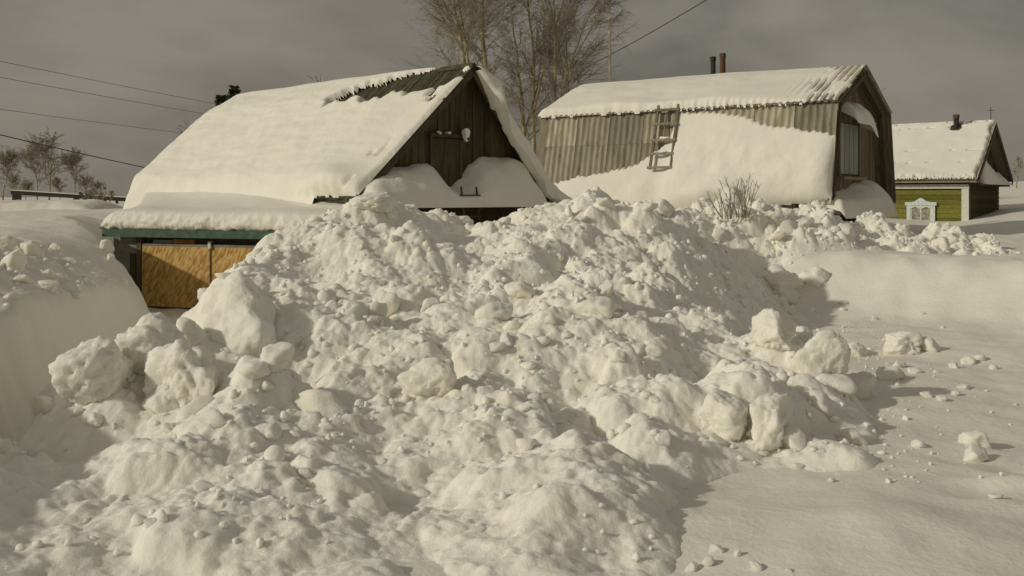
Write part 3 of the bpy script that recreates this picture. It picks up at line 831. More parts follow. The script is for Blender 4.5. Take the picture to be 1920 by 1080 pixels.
X_ = SR.x + Sg.x * Q_ + Sr.x * S_; Y_ = SR.y + Sg.y * Q_ + Sr.y * S_
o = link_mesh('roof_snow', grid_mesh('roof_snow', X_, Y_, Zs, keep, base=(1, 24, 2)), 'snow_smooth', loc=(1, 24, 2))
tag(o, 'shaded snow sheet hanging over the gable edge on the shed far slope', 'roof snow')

# snow heaps on the pent ledge
qv, dv = np.meshgrid(np.arange(.50, 5.34, .035), np.arange(-.02, .80, .025), indexing='ij')
prof = np.interp(qv, [.5, .62, .85, 1.3, 1.9, 2.25, 2.5, 2.75, 2.95, 3.15, 3.4, 3.7, 4.1, 4.6, 5.0, 5.2, 5.34], [.0, .52, .86, .90, .88, .72, .42, .26, .22, .34, .62, .70, .66, .55, .42, .3, 0])
prof = prof + .06 * fbm(qv * 1.6, dv * 1.6, 3, 260)
end = rnd_edge(qv - .5, .16) * rnd_edge(5.34 - qv, .16)
face = (1 - np.clip(dv / .74 + .05 * pnoise(qv * 3, dv * 2, 270), 0, 1) ** 2.6)
hh = (.20 * rnd_edge(.76 - dv, .12) + (np.maximum(prof, .2) - .20) * np.clip(face, 0, 1)) * end
zb = LZ + .02 - .16 * np.clip(dv, 0, .62) / .6 - .35 * np.clip(dv - .66, 0, 1)
o_ = SP(0, 0, 0)
X_ = o_.x + Sg.x * qv + Sn.x * (dv + .02); Y_ = o_.y + Sg.y * qv + Sn.y * (dv + .02)
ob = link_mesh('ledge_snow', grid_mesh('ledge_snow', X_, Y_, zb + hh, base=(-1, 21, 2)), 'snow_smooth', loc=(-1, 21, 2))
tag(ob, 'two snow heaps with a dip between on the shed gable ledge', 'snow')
# small snow tufts on the hatch hardware
for i, (qq, ss_, dz, sz) in enumerate(((HQ0 - .05, -.2, 1.36, (.13, .1, .16)), (HQ0 + .35, -.08, 1.36, (.1, .05, .04)), (HQ0 + .6, -.08, 1.36, (.06, .05, .04)))):
    o = link_mesh('snow_tuft', CL[i + 3], None, loc=SP(qq, ss_, ZE + dz))
    o.scale = sz
    tag(o, ('pointed snow tuft on the bracket beside the shed hatch', 'flat snow tuft on the left of the hatch lintel', 'tiny snow tuft at the far left of the hatch lintel')[(0, 1, 2)[i]], 'snow tuft')
# ladder top sticking out of the ledge snow
ld = empty('ladder', SP(2.85, -.7, ZE - .3), 'dark wooden ladder top poking out of the ledge snow', 'ladder')
for qq in (2.62, 3.05):
    MB().tube([SP(qq, -.86, ZE - 1.2), SP(qq, -.66, ZE + .22)], .022, 6).build('rail', 'rake_wood', ld)
for k_ in range(4):
    z_ = ZE - .62 + .22 * k_; of = -.86 + .2 * (z_ - ZE + 1.2) / 1.42 - .02
    MB().tube([SP(2.55, of, z_), SP(3.13, of, z_)], .018, 6).build('rung', 'rake_wood', ld)

# ------------------------------------------------------------------ garage in front of the shed
GL0 = Vector((-8.30, 20.62, 0)); Gd = Vector((.9405, -.3397, 0)); Gn = Vector((-.3397, -.9405, 0)); GLEN = 6.35
ZF = CZ - .645
def GP(a, d, z): return GL0 + Gd * a - Gn * d + Vector((0, 0, z))       # d = distance behind the fascia
def a_at(u, d):
    p = GP(0, d, 0); k_ = (u - 960) / F
    return (k_ * p.y - p.x) / (Gd.x - k_ * Gd.y)
gar = empty('garage', GP(3, 1.5, .2), 'low garage with green fascia and yellow board gates, half buried in snow', 'garage')
MB().box(GP(-.05, 0, ZF - .155), Gd * GLEN, -Gn * .03, (0, 0, .155)).build('fascia', 'green_paint', gar)
MB().box(GP(-.02, .035, ZF - .03), Gd * (GLEN - .05), -Gn * 1.6, (0, 0, .03)).build('roof_deck', 'grey_wood', gar)
MB().add([GP(0, 1.5, ZF - .01), GP(GLEN - 1.2, 1.3, ZF - .01), SP(QL - .1, .8, ZE - .2), SP(QL - .1, SL - .3, ZE - .2),
          GP(0, 1.5, ZF - .06), GP(GLEN - 1.2, 1.3, ZF - .06), SP(QL - .1, .8, ZE - .25), SP(QL - .1, SL - .3, ZE - .25)],
         [(0, 1, 2, 3), (7, 6, 5, 4), (0, 4, 5, 1), (1, 5, 6, 2), (2, 6, 7, 3), (3, 7, 4, 0)]).build('roof_slab', 'grey_wood', gar)
DD = .22
a0, a1, a2, a3 = a_at(266, DD), a_at(393, DD), a_at(398, DD), a_at(530, DD)
ZD = ZF - .315
for (x0, x1) in ((a0, a1), (a2, a3)):
    o_ = GP(x0, DD, .0)
    gate = MB().box(o_, Gd * (x1 - x0), -Gn * .04, (0, 0, ZD)).build('gate_leaf', 'strand', gar, at=o_)
    MB().box(GP(x0 + .03, DD - .012, ZD - .015), Gd * (x1 - x0 - .06), -Gn * .04, (0, 0, .045)).build('cap_strip', 'sheet_grey', gate)
am = (a1 + a2) / 2
MB().box(GP(a1 + .004, DD + .01, 0), Gd * (a2 - a1 - .008), -Gn * .1, (0, 0, ZF - .16)).build('centre_post', 'rake_wood', gar)
MB().box(GP(am - .03, DD - .06, ZD - .05), Gd * .06, -Gn * .03, (0, 0, .14)).build('latch_block', 'white_paint', gar)
MB().box(GP(a0 - .12, DD - .02, 0), Gd * .11, -Gn * .12, (0, 0, ZF - .16)).build('gate_post', 'rake_wood', gar)
MB().box(GP(a3 + .01, DD - .02, 0), Gd * .11, -Gn * .12, (0, 0, ZF - .16)).build('gate_post', 'rake_wood', gar)
MB().box(GP(a0, DD + .12, ZD + .0), Gd * (a3 - a0), -Gn * .05, (0, 0, .16)).build('header', 'rake_wood', gar)
MB().box(GP(a0 + .26, DD + .02, ZD + .032), Gd * .46, -Gn * .05, (0, 0, .07)).build('header_batten', 'sheet_grey', gar)
MB().box(GP(a0 + .74, DD + .03, ZD + .032), Gd * .5, -Gn * .05, (0, 0, .085)).build('header_batten', 'orange', gar)
MB().box(GP(.02, DD + .03, 0), Gd * (a0 - .15), -Gn * .04, (0, 0, ZF - .04)).build('side_panel', 'sheet_grey', gar)
MB().box(GP(a0 - .3, DD - .0, 0), Gd * .14, -Gn * .03, (0, 0, ZF - .5)).build('batten', 'rake_wood', gar)
MB().box(GP(a3 + .12, DD + .03, 0), Gd * (GLEN - a3 - .3), -Gn * .04, (0, 0, ZF - .04)).build('side_panel', 'old_wood', gar)
MB().box(GP(.02, DD + .08, 0), Gd * .05, -Gn * 4.2, (0, 0, ZF - .06)).build('end_wall', 'old_wood', gar)
# snow on the garage roof: cross-section swept along the fascia
na = 300
A_ = np.linspace(-.10, GLEN - .02, na)
cs = [(.05, -.005), (.0, .015), (-.03, .05), (-.045, .09), (-.05, .13), (-.045, .17), (-.035, .21), (-.015, .25), (.01, .285), (.04, .315), (.09, .34), (.15, .36), (.25, .385), (.4, .40), (.6, .415)]
back = [(k_ / 26.0) for k_ in range(1, 27)]
ncs = len(cs) + len(back)
X_ = np.zeros((na, ncs)); Y_ = X_.copy(); Z_ = X_.copy()
for i, a in enumerate(A_):
    endf = float(rnd_edge(np.array(min(a + .10, GLEN + .0 - a)), .28, .5))
    rt = float(sstep(GLEN - 1.6, GLEN, np.array(a)))
    tq = min(max(a / GLEN, 0), 1)
    eb = SP(QL - .2, SL * (1 - tq) * 1.0 - .2, ZE + .22 - .28 * sstep(.45, .95, np.array(tq)).item())
    f0 = GP(a, .6, ZF + .40)
    for j, (d, h) in enumerate(cs):
        nf = min(1.0, max(0.0, (len(cs) - 2 - j) / 5.0))
        nz = .06 * mnoise.noise(Vector((a * 2.2, h * 5, 1))) + .04 * mnoise.noise(Vector((a * 6, h * 14, 4))) + .02 * mnoise.noise(Vector((a * 15, h * 25, 7)))
        low = .03 * mnoise.noise(Vector((a * 6, 0, 9))) if j < 2 else 0
        p = GP(a, d + nz * nf + .03, ZF + h * endf * (1 + .12 * mnoise.noise(Vector((a * .9, 0, 3)))) + low)
        X_[i, j], Y_[i, j], Z_[i, j] = p
    f0 = Vector((X_[i, len(cs) - 1], Y_[i, len(cs) - 1], Z_[i, len(cs) - 1]))
    for j, t in enumerate(back):
        p = f0.lerp(eb, t)
        p.z -= .13 * math.sin(t * math.pi) * (1 - tq) + .02 * mnoise.noise(Vector((a, t * 3, 2)))
        p.z += (1 - endf) * (-.1)
        k_ = len(cs) + j
        X_[i, k_], Y_[i, k_], Z_[i, k_] = p
o = link_mesh('roof_snow', grid_mesh('roof_snow', X_, Y_, Z_, base=(-6, 20, 1.6)), 'snow_smooth', loc=(-6, 20, 1.6))
tag(o, 'thick snow slab above the green fascia of the garage', 'roof snow')

# ------------------------------------------------------------------ gambrel house
HB0 = Vector((8.21, 26.0, 0)); He = Vector((-.809, .5878, 0)); Hw = Vector((.5878, .809, 0))
HL, HWD = 8.75, 4.6
ZHE, ZHB, ZHR = CZ - .12, CZ + 2.46, CZ + 3.53
SPL = .55
def HP(s, w, z): return HB0 + He * s + Hw * w + Vector((0, 0, z))
house = empty('house', HP(4, 2.3, 1.3), 'gambrel roofed house clad in grey corrugated sheets, ladder on its slope', 'house')
prof5 = [(-SPL, ZHE), (0, ZHB), (HWD / 2, ZHR), (HWD, ZHB), (HWD + SPL, ZHE)]
# lower storey walls
for o_, a_, b_ in ((HP(.5, -.3, 0), He * (HL - .7), Hw * .14), (HP(.5, HWD + .16, 0), He * (HL - .7), Hw * .14), (HP(.5, -.16, 0), He * .14, Hw * (HWD + .32)), (HP(HL - .34, -.16, 0), He * .14, Hw * (HWD + .32))):
    MB().box(o_, a_, b_, (0, 0, ZHE + .05)).build('wall', 'old_wood', house)
# corrugated sheets
def sheet(p0, ea, la, eb, lb, nrm, pitch=.19, amp=.026, per=8):
    n_ = max(2, int(la / pitch * per)); b_ = MB()
    for row in (0, 1):
        for i in range(n_ + 1):
            x = la * i / n_
            p = p0 + ea * x + eb * (lb * row) + nrm * (amp * math.cos(2 * math.pi * x / pitch))
            b_.v.append(tuple(p))
    for i in range(n_): b_.f.append((i, i + 1, i + n_ + 2, i + n_ + 1))
    k_ = len(b_.v)
    b_.v += [tuple(Vector(v) - nrm * .012) for v in b_.v[:k_]]
    b_.f += [tuple(x + k_ for x in f_[::-1]) for f_ in b_.f[:n_]]
    for i in range(n_):
        b_.f.append((i, i + k_, i + k_ + 1, i + 1)); j = i + n_ + 1
        b_.f.append((j, j + 1, j + k_ + 1, j + k_))
    return b_
SHW = 1.115
vl = (HP(0, -SPL, ZHE) - HP(0, 0, ZHB)); LL = vl.length; vl.normalize(); nl = He.cross(vl); nl = nl if nl.z > 0 else -nl
vu = (HP(0, 0, ZHB) - HP(0, HWD / 2, ZHR)); LU = vu.length; vu.normalize(); nu = He.cross(vu); nu = nu if nu.z > 0 else -nu
vl2 = (HP(0, HWD + SPL, ZHE) - HP(0, HWD, ZHB)).normalized(); nl2 = He.cross(vl2); nl2 = nl2 if nl2.dot(Hw) > 0 else -nl2
vu2 = (HP(0, HWD, ZHB) - HP(0, HWD / 2, ZHR)).normalized(); nu2 = He.cross(vu2); nu2 = nu2 if nu2.z > 0 else -nu2
nsh = 8
for i in range(nsh):
    s0 = -.18 + i * SHW
    la = SHW - .004
    for (p, v_, n_, ln, cuts) in ((HP(s0, 0, ZHB), vl, nl, LL, ((0, .95), (.93, LL + .05))), (HP(s0, HWD / 2, ZHR), vu, nu, LU, ((0, 1.3), (1.25, LU + .16))),
                                  (HP(s0, HWD / 2, ZHR), vu2, nu2, LU, ((0, 1.3), (1.25, LU + .16))), (HP(s0, HWD, ZHB), vl2, nl2, LL, ((0, .95), (.93, LL + .05)))):
        for c_, (t0, t1) in enumerate(cuts):
            lift = n_ * (.03 + .012 * (1 - c_) + (.05 if v_ in (vu, vu2) else 0))
            o_ = p + v_ * t0 + lift
            sheet(o_, He, la, v_, t1 - t0, n_).build('corrugated_sheet', 'slate', house, at=o_)
# boarding under the sheets
for p, v_, n_, ln in ((HP(-.1, 0, ZHB), vl, nl, LL), (HP(-.1, HWD / 2, ZHR), vu, nu, LU), (HP(-.1, HWD / 2, ZHR), vu2, nu2, LU), (HP(-.1, HWD, ZHB), vl2, nl2, LL)):
    MB().box(p - n_ * .06, He * (HL + .4), v_ * ln, n_ * .05).build('roof_deck', 'grey_wood', house)
# gable boards, set back under the roof edge
SG = .32
def hz(w):
    return np.interp(w, [p[0] for p in prof5], [p[1] for p in prof5])
w = -SPL + .08
while w < HWD + SPL - .1:
    ww = rr.uniform(.15, .2); w1 = min(w + ww - .01, HWD + SPL - .06)
    out = rr.uniform(0, .015); z0 = ZHE - .1
    poly = [HP(SG - out, w, z0), HP(SG - out, w1, z0), HP(SG - out, w1, max(z0 + .03, hz(w1) - .1)), HP(SG - out, w, max(z0 + .03, hz(w) - .1))]
    o_ = HP(SG, w, z0)
    MB().prism(poly, He * .03).build('plank', 'brown_wood', house, at=o_)
    w += ww
MB().prism([HP(HL - .1, a, b_ - .08) for a, b_ in prof5], He * .05).build('rear_gable', 'grey_wood', house)
# rafters at the near edge of the roof
for (p, v_, n_, ln) in ((HP(-.2, 0, ZHB), vl, nl, LL), (HP(-.2, HWD / 2, ZHR), vu, nu, LU), (HP(-.2, HWD / 2, ZHR), vu2, nu2, LU), (HP(-.2, HWD, ZHB), vl2, nl2, LL)):
    MB().box(p - n_ * .062, He * .03, v_ * ln, -n_ * .12).build('barge_board', 'rake_wood', house)
    MB().box(p + He * .25 - n_ * .062, He * .06, v_ * (ln - .03), -n_ * .13).build('rafter', 'rake_wood', house)
# gable window closed with pale boards
def w_at(u, s):
    k_ = (u - 960) / F; p = HP(s, 0, 0)
    return (k_ * p.y - p.x) / (Hw.x - k_ * Hw.y)
wq0, wq1 = w_at(1571, SG), w_at(1607, SG)
yw = HP(SG, (wq0 + wq1) / 2, 0).y
wz0, wz1 = zv(328, yw), zv(232, yw)
win = MB().box(HP(SG - .03, wq0, wz0), Hw * (wq1 - wq0), He * .012, (0, 0, wz1 - wz0)).build('window', 'old_wood', house)
for k_ in range(4):
    bw = (wq1 - wq0 - .1) / 4; x0 = wq0 + .05 + k_ * bw
    MB().box(HP(SG - .05, x0, wz0 + .02), Hw * (bw - .04), He * .018, (0, 0, wz1 - wz0 - .04)).build('board', 'pale_board', win)
for x0 in (wq0 - .08, wq1):
    MB().box(HP(SG - .075, x0, wz0 - .05), Hw * .09, He * .05, (0, 0, wz1 - wz0 + .1)).build('frame', 'grey_wood', win)
MB().box(HP(SG - .22, wq0 - .15, wz0 - .14), Hw * (wq1 - wq0 + .3), He * .2, (0, 0, .08)).build('sill', 'grey_wood', win)
cp = MB().prism([HP(SG - .02, wq0 - .1, wz1 + .32), HP(SG - .5, wq0 - .1, wz1 + .06), HP(SG - .5, wq0 - .1, wz1 + .02), HP(SG - .02, wq0 - .1, wz1 + .27)], Hw * (wq1 - wq0 + .3)).build('canopy', 'grey_wood', house)
cv, dv = np.meshgrid(np.linspace(wq0 - .12, wq1 + .02, 44), np.linspace(0, .6, 24), indexing='ij')
zc = wz1 + .32 - .52 * dv + .02 - np.clip(dv - .5, 0, 1) * .9
tt = (.24 + .10 * fbm(cv * 1.5, dv * 2, 2, 300) + .15 * sstep(wq0 + .5, wq1, cv)) * rnd_edge(cv - wq0 + .12, .2) * rnd_edge(wq1 + .02 - cv, .3) * rnd_edge(.6 - dv, .3)
zc = zc - .30 * sstep(wq1 - .8, wq1, cv)
tt = tt + .25 * sstep(wq1 - .5, wq1 + .1, cv) * rnd_edge(wq1 + .02 - cv, .2) * rnd_edge(.6 - dv, .3)
X_ = HB0.x + He.x * (SG - dv) + Hw.x * cv; Y_ = HB0.y + He.y * (SG - dv) + Hw.y * cv
bs = HP(SG, 1, wz1)
o = link_mesh('canopy_snow', grid_mesh('canopy_snow', X_, Y_, zc + tt, base=bs), 'snow_smooth', loc=bs)
tag(o, 'snow cap sliding off the canopy over the gambrel house window', 'snow')
# pent ledge at the gable foot with snow
MB().prism([HP(SG - .02, -SPL, ZHE - .05), HP(SG - .72, -SPL, ZHE - .25), HP(SG - .72, -SPL, ZHE - .33), HP(SG - .02, -SPL, ZHE - .16)], Hw * (4.0 + SPL)).build('pent_ledge', 'rake_wood', house)
cv, dv = np.meshgrid(np.linspace(-SPL, 4.15, 130), np.linspace(0, .86, 36), indexing='ij')
zc = ZHE - .04 - .27 * dv - np.clip(dv - .72, 0, 1) * 1.0
pf = np.interp(cv, [-SPL, 0, .8, 1.6, 2.2, 3.0, 4, 5.5], [.26, .30, .32, .34, .42, .62, .66, .45])
tt = (.26 * rnd_edge(.85 - dv, .22) + (pf + .07 * fbm(cv * 1.1, dv, 3, 310) - .26) * np.clip(1 - (dv / .82) ** 2, 0, 1)) * rnd_edge(cv + SPL, .2) * rnd_edge(4.15 - cv, .35)
X_ = HB0.x + He.x * (SG - dv) + Hw.x * cv; Y_ = HB0.y + He.y * (SG - dv) + Hw.y * cv
bs = HP(SG, 2.3, ZHE)
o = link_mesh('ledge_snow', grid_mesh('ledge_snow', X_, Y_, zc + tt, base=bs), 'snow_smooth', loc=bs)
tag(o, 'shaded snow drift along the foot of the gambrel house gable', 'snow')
# snow on the upper slope
S_, T_ = np.meshgrid(np.arange(-.22, HL + .35, .035), np.arange(-.1, LU + .2, .035), indexing='ij')
th = (.20 + .05 * fbm(S_ * .5, T_ * .6, 3, 320)) * (.28 + .72 * sstep(.2, 4.0, S_)) * (.55 + .45 * sstep(0, .8, T_))
wv = .05 * pnoise(S_ * 3.5, T_ * 0, 330) + .03 * np.cos(2 * math.pi * (S_ + .18) / .19) * sstep(6, 2, S_)
th = th * rnd_edge(S_ + .21, .10) * rnd_edge(HL + .33 - S_, .3) * rnd_edge(LU + .12 + wv - T_, .25) * rnd_edge(T_ + .1, .2)
rib = .5 + .5 * np.cos(2 * math.pi * (S_ + .18) / .19)
bare = sstep(1.7, .1, S_) * (.6 + .9 * fbm(S_ * 1.5, T_ * .9, 3, 340)) * rib
th = th - .10 * np.clip(bare, 0, 1)
def posU(S, T):
    o_ = HP(0, HWD / 2, ZHR) + nu * .085
    return o_.x + He.x * S + vu.x * T, o_.y + He.y * S + vu.y * T, o_.z + vu.z * T - np.clip(T - LU - .08, 0, 1) * .8
blanket('roof_snow', posU, nu, S_, T_, th, 'even snow layer on the upper roof slope of the gambrel house')
# drift lying against the lower slope
S_, T_ = np.meshgrid(np.arange(-.16, HL + .2, .04), np.arange(0.0, LL + .42, .035), indexing='ij')
top = np.interp(S_, [-.35, .0, .8, 1.6, 2.0, 2.3, 3.0, 3.8, 4.3, 4.5, 4.85, 5.6, 6.6, 7.6, 8.2, 8.8], [.92, .86, .70, .58, .45, .30, .16, .10, .10, .85, 1.20, 1.62, 1.80, 1.95, 2.10, 2.3])
top = top + .05 * pnoise(S_ * 2.5, T_ * 0, 350)
rag = .03 * np.cos(2 * math.pi * (S_ + .18) / .19) + .05 * pnoise(S_ * 7, T_ * 0, 351)
dl = T_ - top
thick = np.interp(S_, [-.35, .3, 1.2, 2.2, 3.2, 4.2, 5, 6.5, 8.8], [.46, .50, .44, .38, .32, .26, .24, .24, .24])
thick = thick * (1 - .65 * np.exp(-((S_ - 4.72) / .38) ** 2))
th = thick * np.clip(dl / 1.9, 0, 1) ** .8 + .05 * rnd_edge(dl + rag, .12)
th = th + (.09 * fbm(S_ * .45, T_ * .7, 3, 360) + .03 * fbm(S_ * 1.8, T_ * 1.8, 3, 362)) * sstep(0.1, .9, dl) * (1 - .7 * np.exp(-((S_ - 4.72) / .38) ** 2))
th = th + .22 * np.exp(-((T_ - LL + .2) / .4) ** 2) * np.exp(-((S_ - 3.0) / .9) ** 2)
th = th * rnd_edge(S_ + .15, .38) * rnd_edge(LL + np.interp(S_, [-.2, .6, 2, 3, 5, 9], [-.08, .04, .14, .25, .22, .22]) + .08 * pnoise(S_ * 1.3, T_ * 0, 370) - T_, np.interp(S_, [0, 1.8, 2.6, 3.8, 4.6, 9], [1.15, .95, .5, .5, .95, 1.0]), .6)  # shed's shadow at the far end is shaped in as a wide undercut
th = np.where(dl + rag > 0, th, -.08)
def posL(S, T):
    o_ = HP(0, 0, ZHB) + nl * .05
    return o_.x + He.x * S + vl.x * T, o_.y + He.y * S + vl.y * T, o_.z + vl.z * T
blanket('roof_snow', posL, nl, S_, T_, th, 'deep snow drift leaning on the lower slope of the gambrel house', 'snow drift', keep=dl + rag > -.05)
# broken bark fringe below the drift
for sA, sB in ((0.05, 1.1), (5.2, 6.4)):
    fb = MB(); s = sA
    while s < sB:
        fb.box(HP(s, -SPL - .08, ZHE - .28), He * rr.uniform(.03, .06), Hw * .02, (rr.uniform(-.03, .03), 0, rr.uniform(.12, .34))); s += .07
    fb.build('eave_strips', 'rake_wood', house)
# flue pipes
def on_ridge_u(u, w_, zz_):
    k_ = (u - 960) / F; p = HP(0, w_, 0)
    s = (k_ * p.y - p.x) / (He.x - k_ * He.y)
    return HP(s, w_, zz_)
for u, vt, rad, mt, lb in ((1337, 107, .075, 'soot', 'black stove pipe, left of two on the gambrel roof'), (1355, 101, .085, 'rust', 'rusty brown stove pipe, right of two on the gambrel roof')):
    p = on_ridge_u(u, HWD / 2 + .25, ZHR - .15); pt = zv(vt, p.y)
    pe = empty('stove_pipe', p, lb, 'pipe')
    MB().tube([p, Vector((p.x, p.y, pt))], rad, 14).build('flue', mt, pe, smooth=False)
    MB().tube([Vector((p.x, p.y, pt - .12)), Vector((p.x, p.y, pt + .01))], rad + .012, 14).build('collar', mt, pe)
    MB().tube([Vector((p.x, p.y, p.z + .28)), Vector((p.x, p.y, p.z + .36))], rad + .02, 14).build('collar', mt, pe)
# mast behind the house
p = P(1144, 400, 38.5)
mast = empty('antenna_mast', (p.x, p.y, 1.8), 'tall thin pale mast rising behind the gambrel house roof', 'mast')
MB().tube([(p.x, p.y, 1.6), (p.x, p.y, 6.5), (p.x - .02, p.y, 9.0)], [.065, .06, .05], 8).build('pole', 'mast', mast)
MB().tube([(p.x - .02, p.y, 9.0), (p.x - .03, p.y, 10.3)], [.042, .035], 6).build('tip', 'mast', mast)
# ladder on the slope
def on_slope_u(u, t, lift=.14):
    lift = lift + .13 * max(t, 0) / 1.8
    k_ = (u - 960) / F; p = HP(0, 0, ZHB) + vl * t + nl * lift
    s = (k_ * p.y - p.x) / (He.x - k_ * He.y)
    return p + He * s
lad = empty('ladder', on_slope_u(1240, LL - .6), 'weathered wooden ladder hanging on the slope of the gambrel house', 'ladder')
TB = 1.78
for ut, ub in ((1236, 1219), (1273, 1258)):
    A, B = on_slope_u(ut, -.12), on_slope_u(ub, TB)
    d = (B - A); sd = d.normalized().cross(nl) * .065
    MB().box(A - sd * .5, d, sd, nl * .05).build('rail', 'grey_wood', lad)
for t in (.0, .42, .90, 1.30, 1.70):
    f_ = (t + .12) / (TB + .12)
    A, B = on_slope_u(1236 - 17 * f_ - 6, t, .19), on_slope_u(1273 - 15 * f_ + 2, t, .19)
    MB().box(A, B - A, vl * .07, nl * .03).build('rung', 'grey_wood', lad)
A = on_slope_u(1252, -.05, .10); B = on_slope_u(1246, 1.0, .10)
MB().box(A, B - A, He * .04, nl * .03).build('centre_batten', 'grey_wood', lad)
for t in (.9, 1.3):
    f_ = (t + .12) / (TB + .12); A = on_slope_u(1254 - 16 * f_, t - .02, .22)
    o = link_mesh('snow_tuft', CL[4], None, loc=A); o.scale = (.22, .06, .05); o.rotation_euler = (0, 0, math.atan2(He.y, He.x))
    tag(o, 'snow tuft lying on a %s rung of the slope ladder' % ('middle' if t < 1 else 'lower'), 'snow tuft')

# ------------------------------------------------------------------ green house
K0 = P(1814, 400, 37.0); K0.z = 0
ka = math.radians(38)
Ke = Vector((-math.cos(ka), math.sin(ka), 0)); Kw = Vector((math.sin(ka), math.cos(ka), 0))
KL, KW = 6.4, 4.8
ZK0, ZKE, ZKR = 0.9, zv(335, 37.0), zv(230, 38.2)
def KP(s, w_, z): return K0 + Ke * s + Kw * w_ + Vector((0, 0, z))
kh = empty('house', KP(3, 2, 1.2), 'small olive green house with white trim and snowy roof', 'house')
MB().box(KP(.02, .05, ZK0), Ke * (KL - .04), Kw * (KW - .1), (0, 0, ZKE - ZK0 - .1)).build('wall', 'dark_brown', kh)
z = ZK0
while z < ZKE - .42:
    o_ = KP(.0, .02 + rr.uniform(0, .008), z)
    MB().box(o_, Ke * KL, Kw * .03, (0, 0, .165)).build('plank', 'olive', kh, at=o_); z += .175
z = ZK0
while z < ZKE - .3:
    o_ = KP(-.015, .1, z)
    MB().box(o_, Ke * .03, Kw * (KW - .1), (0, 0, .165)).build('plank', 'dark_brown', kh, at=o_); z += .175
MB().box(KP(-.05, -.03, ZK0), Ke * .25, Kw * .05, (0, 0, ZKE - ZK0 - .24)).build('corner_board', 'white_paint', kh)
MB().box(KP(-.05, .02, ZK0), Ke * .035, Kw * .2, (0, 0, ZKE - ZK0 - .24)).build('corner_board', 'dark_brown', kh)
MB().box(KP(-.06, -.05, ZKE - .36), Ke * (KL + .06), Kw * .06, (0, 0, .16)).build('frieze_board', 'white_paint', kh)
MB().box(KP(-.4, -.36, ZKE - .14), Ke * (KL + .6), Kw * .03, (0, 0, .13)).build('eave_board', 'grey_wood', kh)
MB().box(KP(-.4, -.33, ZKE - .12), Ke * (KL + .6), Kw * .4, (0, 0, .03)).build('soffit', 'grey_wood', kh)
MB().box(KP(-.4, -.05, ZKE - .26), Ke * .36, Kw * (KW + .1), (0, 0, .10)).build('gable_ledge', 'rake_wood', kh)
# roof
kv = (KP(0, -.42, ZKE - .02) - KP(0, KW / 2, ZKR)); KLn = kv.length; kv.normalize(); kn = Ke.cross(kv); kn = kn if kn.z > 0 else -kn
kv2 = (KP(0, KW + .42, ZKE - .02) - KP(0, KW / 2, ZKR)).normalized(); kn2 = Ke.cross(kv2); kn2 = kn2 if kn2.z > 0 else -kn2
for i in range(7):
    s0 = -.45 + i * 1.05
    for v_, n_ in ((kv, kn), (kv2, kn2)):
        for c_, (t0, t1) in enumerate(((0, 1.5), (1.45, KLn + .03))):
            o_ = KP(s0, KW / 2, ZKR) + v_ * t0 + n_ * (.03 + .01 * (1 - c_))
            sheet(o_, Ke, 1.046, v_, t1 - t0, n_, .15, .022).build('corrugated_sheet', 'slate', kh, at=o_)
for v_, n_ in ((kv, kn), (kv2, kn2)):
    MB().box(KP(-.42, KW / 2, ZKR) - n_ * .05, Ke * (KL + .6), v_ * KLn, n_ * .04).build('roof_deck', 'grey_wood', kh)
    MB().box(KP(-.46, KW / 2, ZKR) - n_ * .04, Ke * .03, v_ * KLn, -n_ * .14).build('barge_board', 'rake_wood', kh)
w_ = .05
while w_ < KW - .05:
    w1 = w_ + .17
    def kz(a): return ZKE + (ZKR - ZKE) * (1 - abs(a - KW / 2) / (KW / 2 + .42)) - .2
    o_ = KP(0, w_, ZKE)
    MB().prism([KP(0, w_, ZKE - .15), KP(0, w1 - .012, ZKE - .15), KP(0, w1 - .012, kz(w1)), KP(0, w_, kz(w_))], Ke * .03).build('gable_board', 'old_wood', kh, at=o_)
    w_ = w1
# window with carved casing
def ks_at(u):
    k_ = (u - 960) / F; p = KP(0, 0, 0)
    return (k_ * p.y - p.x) / (Ke.x - k_ * Ke.y)
s1, s0 = ks_at(1701), ks_at(1754)
yk = KP((s0 + s1) / 2, 0, 0).y
zw1, zw0 = zv(381, yk), ZK0 + .05
kw_ = MB().box(KP(s0 + .12, -.03, zw0), Ke * (s1 - s0 - .24), Kw * .04, (0, 0, zw1 - zw0 - .1)).build('window', 'glass', kh)
for a in (s0, s1 - .13):
    MB().box(KP(a, -.075, zw0), Ke * .13, Kw * .06, (0, 0, zw1 - zw0)).build('casing', 'blue_white', kw_)
MB().box(KP(s0 - .06, -.09, zw1 - .08), Ke * (s1 - s0 + .12), Kw * .07, (0, 0, .12)).build('head_casing', 'blue_white', kw_)
sm = (s0 + s1) / 2
MB().prism([KP(sm - .36, -.08, zw1 + .04), KP(sm - .2, -.08, zw1 + .08), KP(sm - .08, -.08, zw1 + .17), KP(sm, -.08, zw1 + .2), KP(sm + .08, -.08, zw1 + .17), KP(sm + .2, -.08, zw1 + .08), KP(sm + .36, -.08, zw1 + .04)], Kw * .05).build('pediment', 'blue_white', kw_)
MB().prism([KP(s0 + .13, -.07, zw1 - .09), KP(s1 - .13, -.07, zw1 - .09), KP(s1 - .13, -.07, zw1 - .2), KP(sm + .2, -.07, zw1 - .14), KP(sm, -.07, zw1 - .22), KP(sm - .2, -.07, zw1 - .14), KP(s0 + .13, -.07, zw1 - .2)], Kw * .03).build('lace_trim', 'white_paint', kw_)
for a in (s0 + .13, sm - .025, s1 - .18):
    MB().box(KP(a, -.055, zw0), Ke * .05, Kw * .02, (0, 0, zw1 - zw0 - .09)).build('muntin', 'white_paint', kw_)
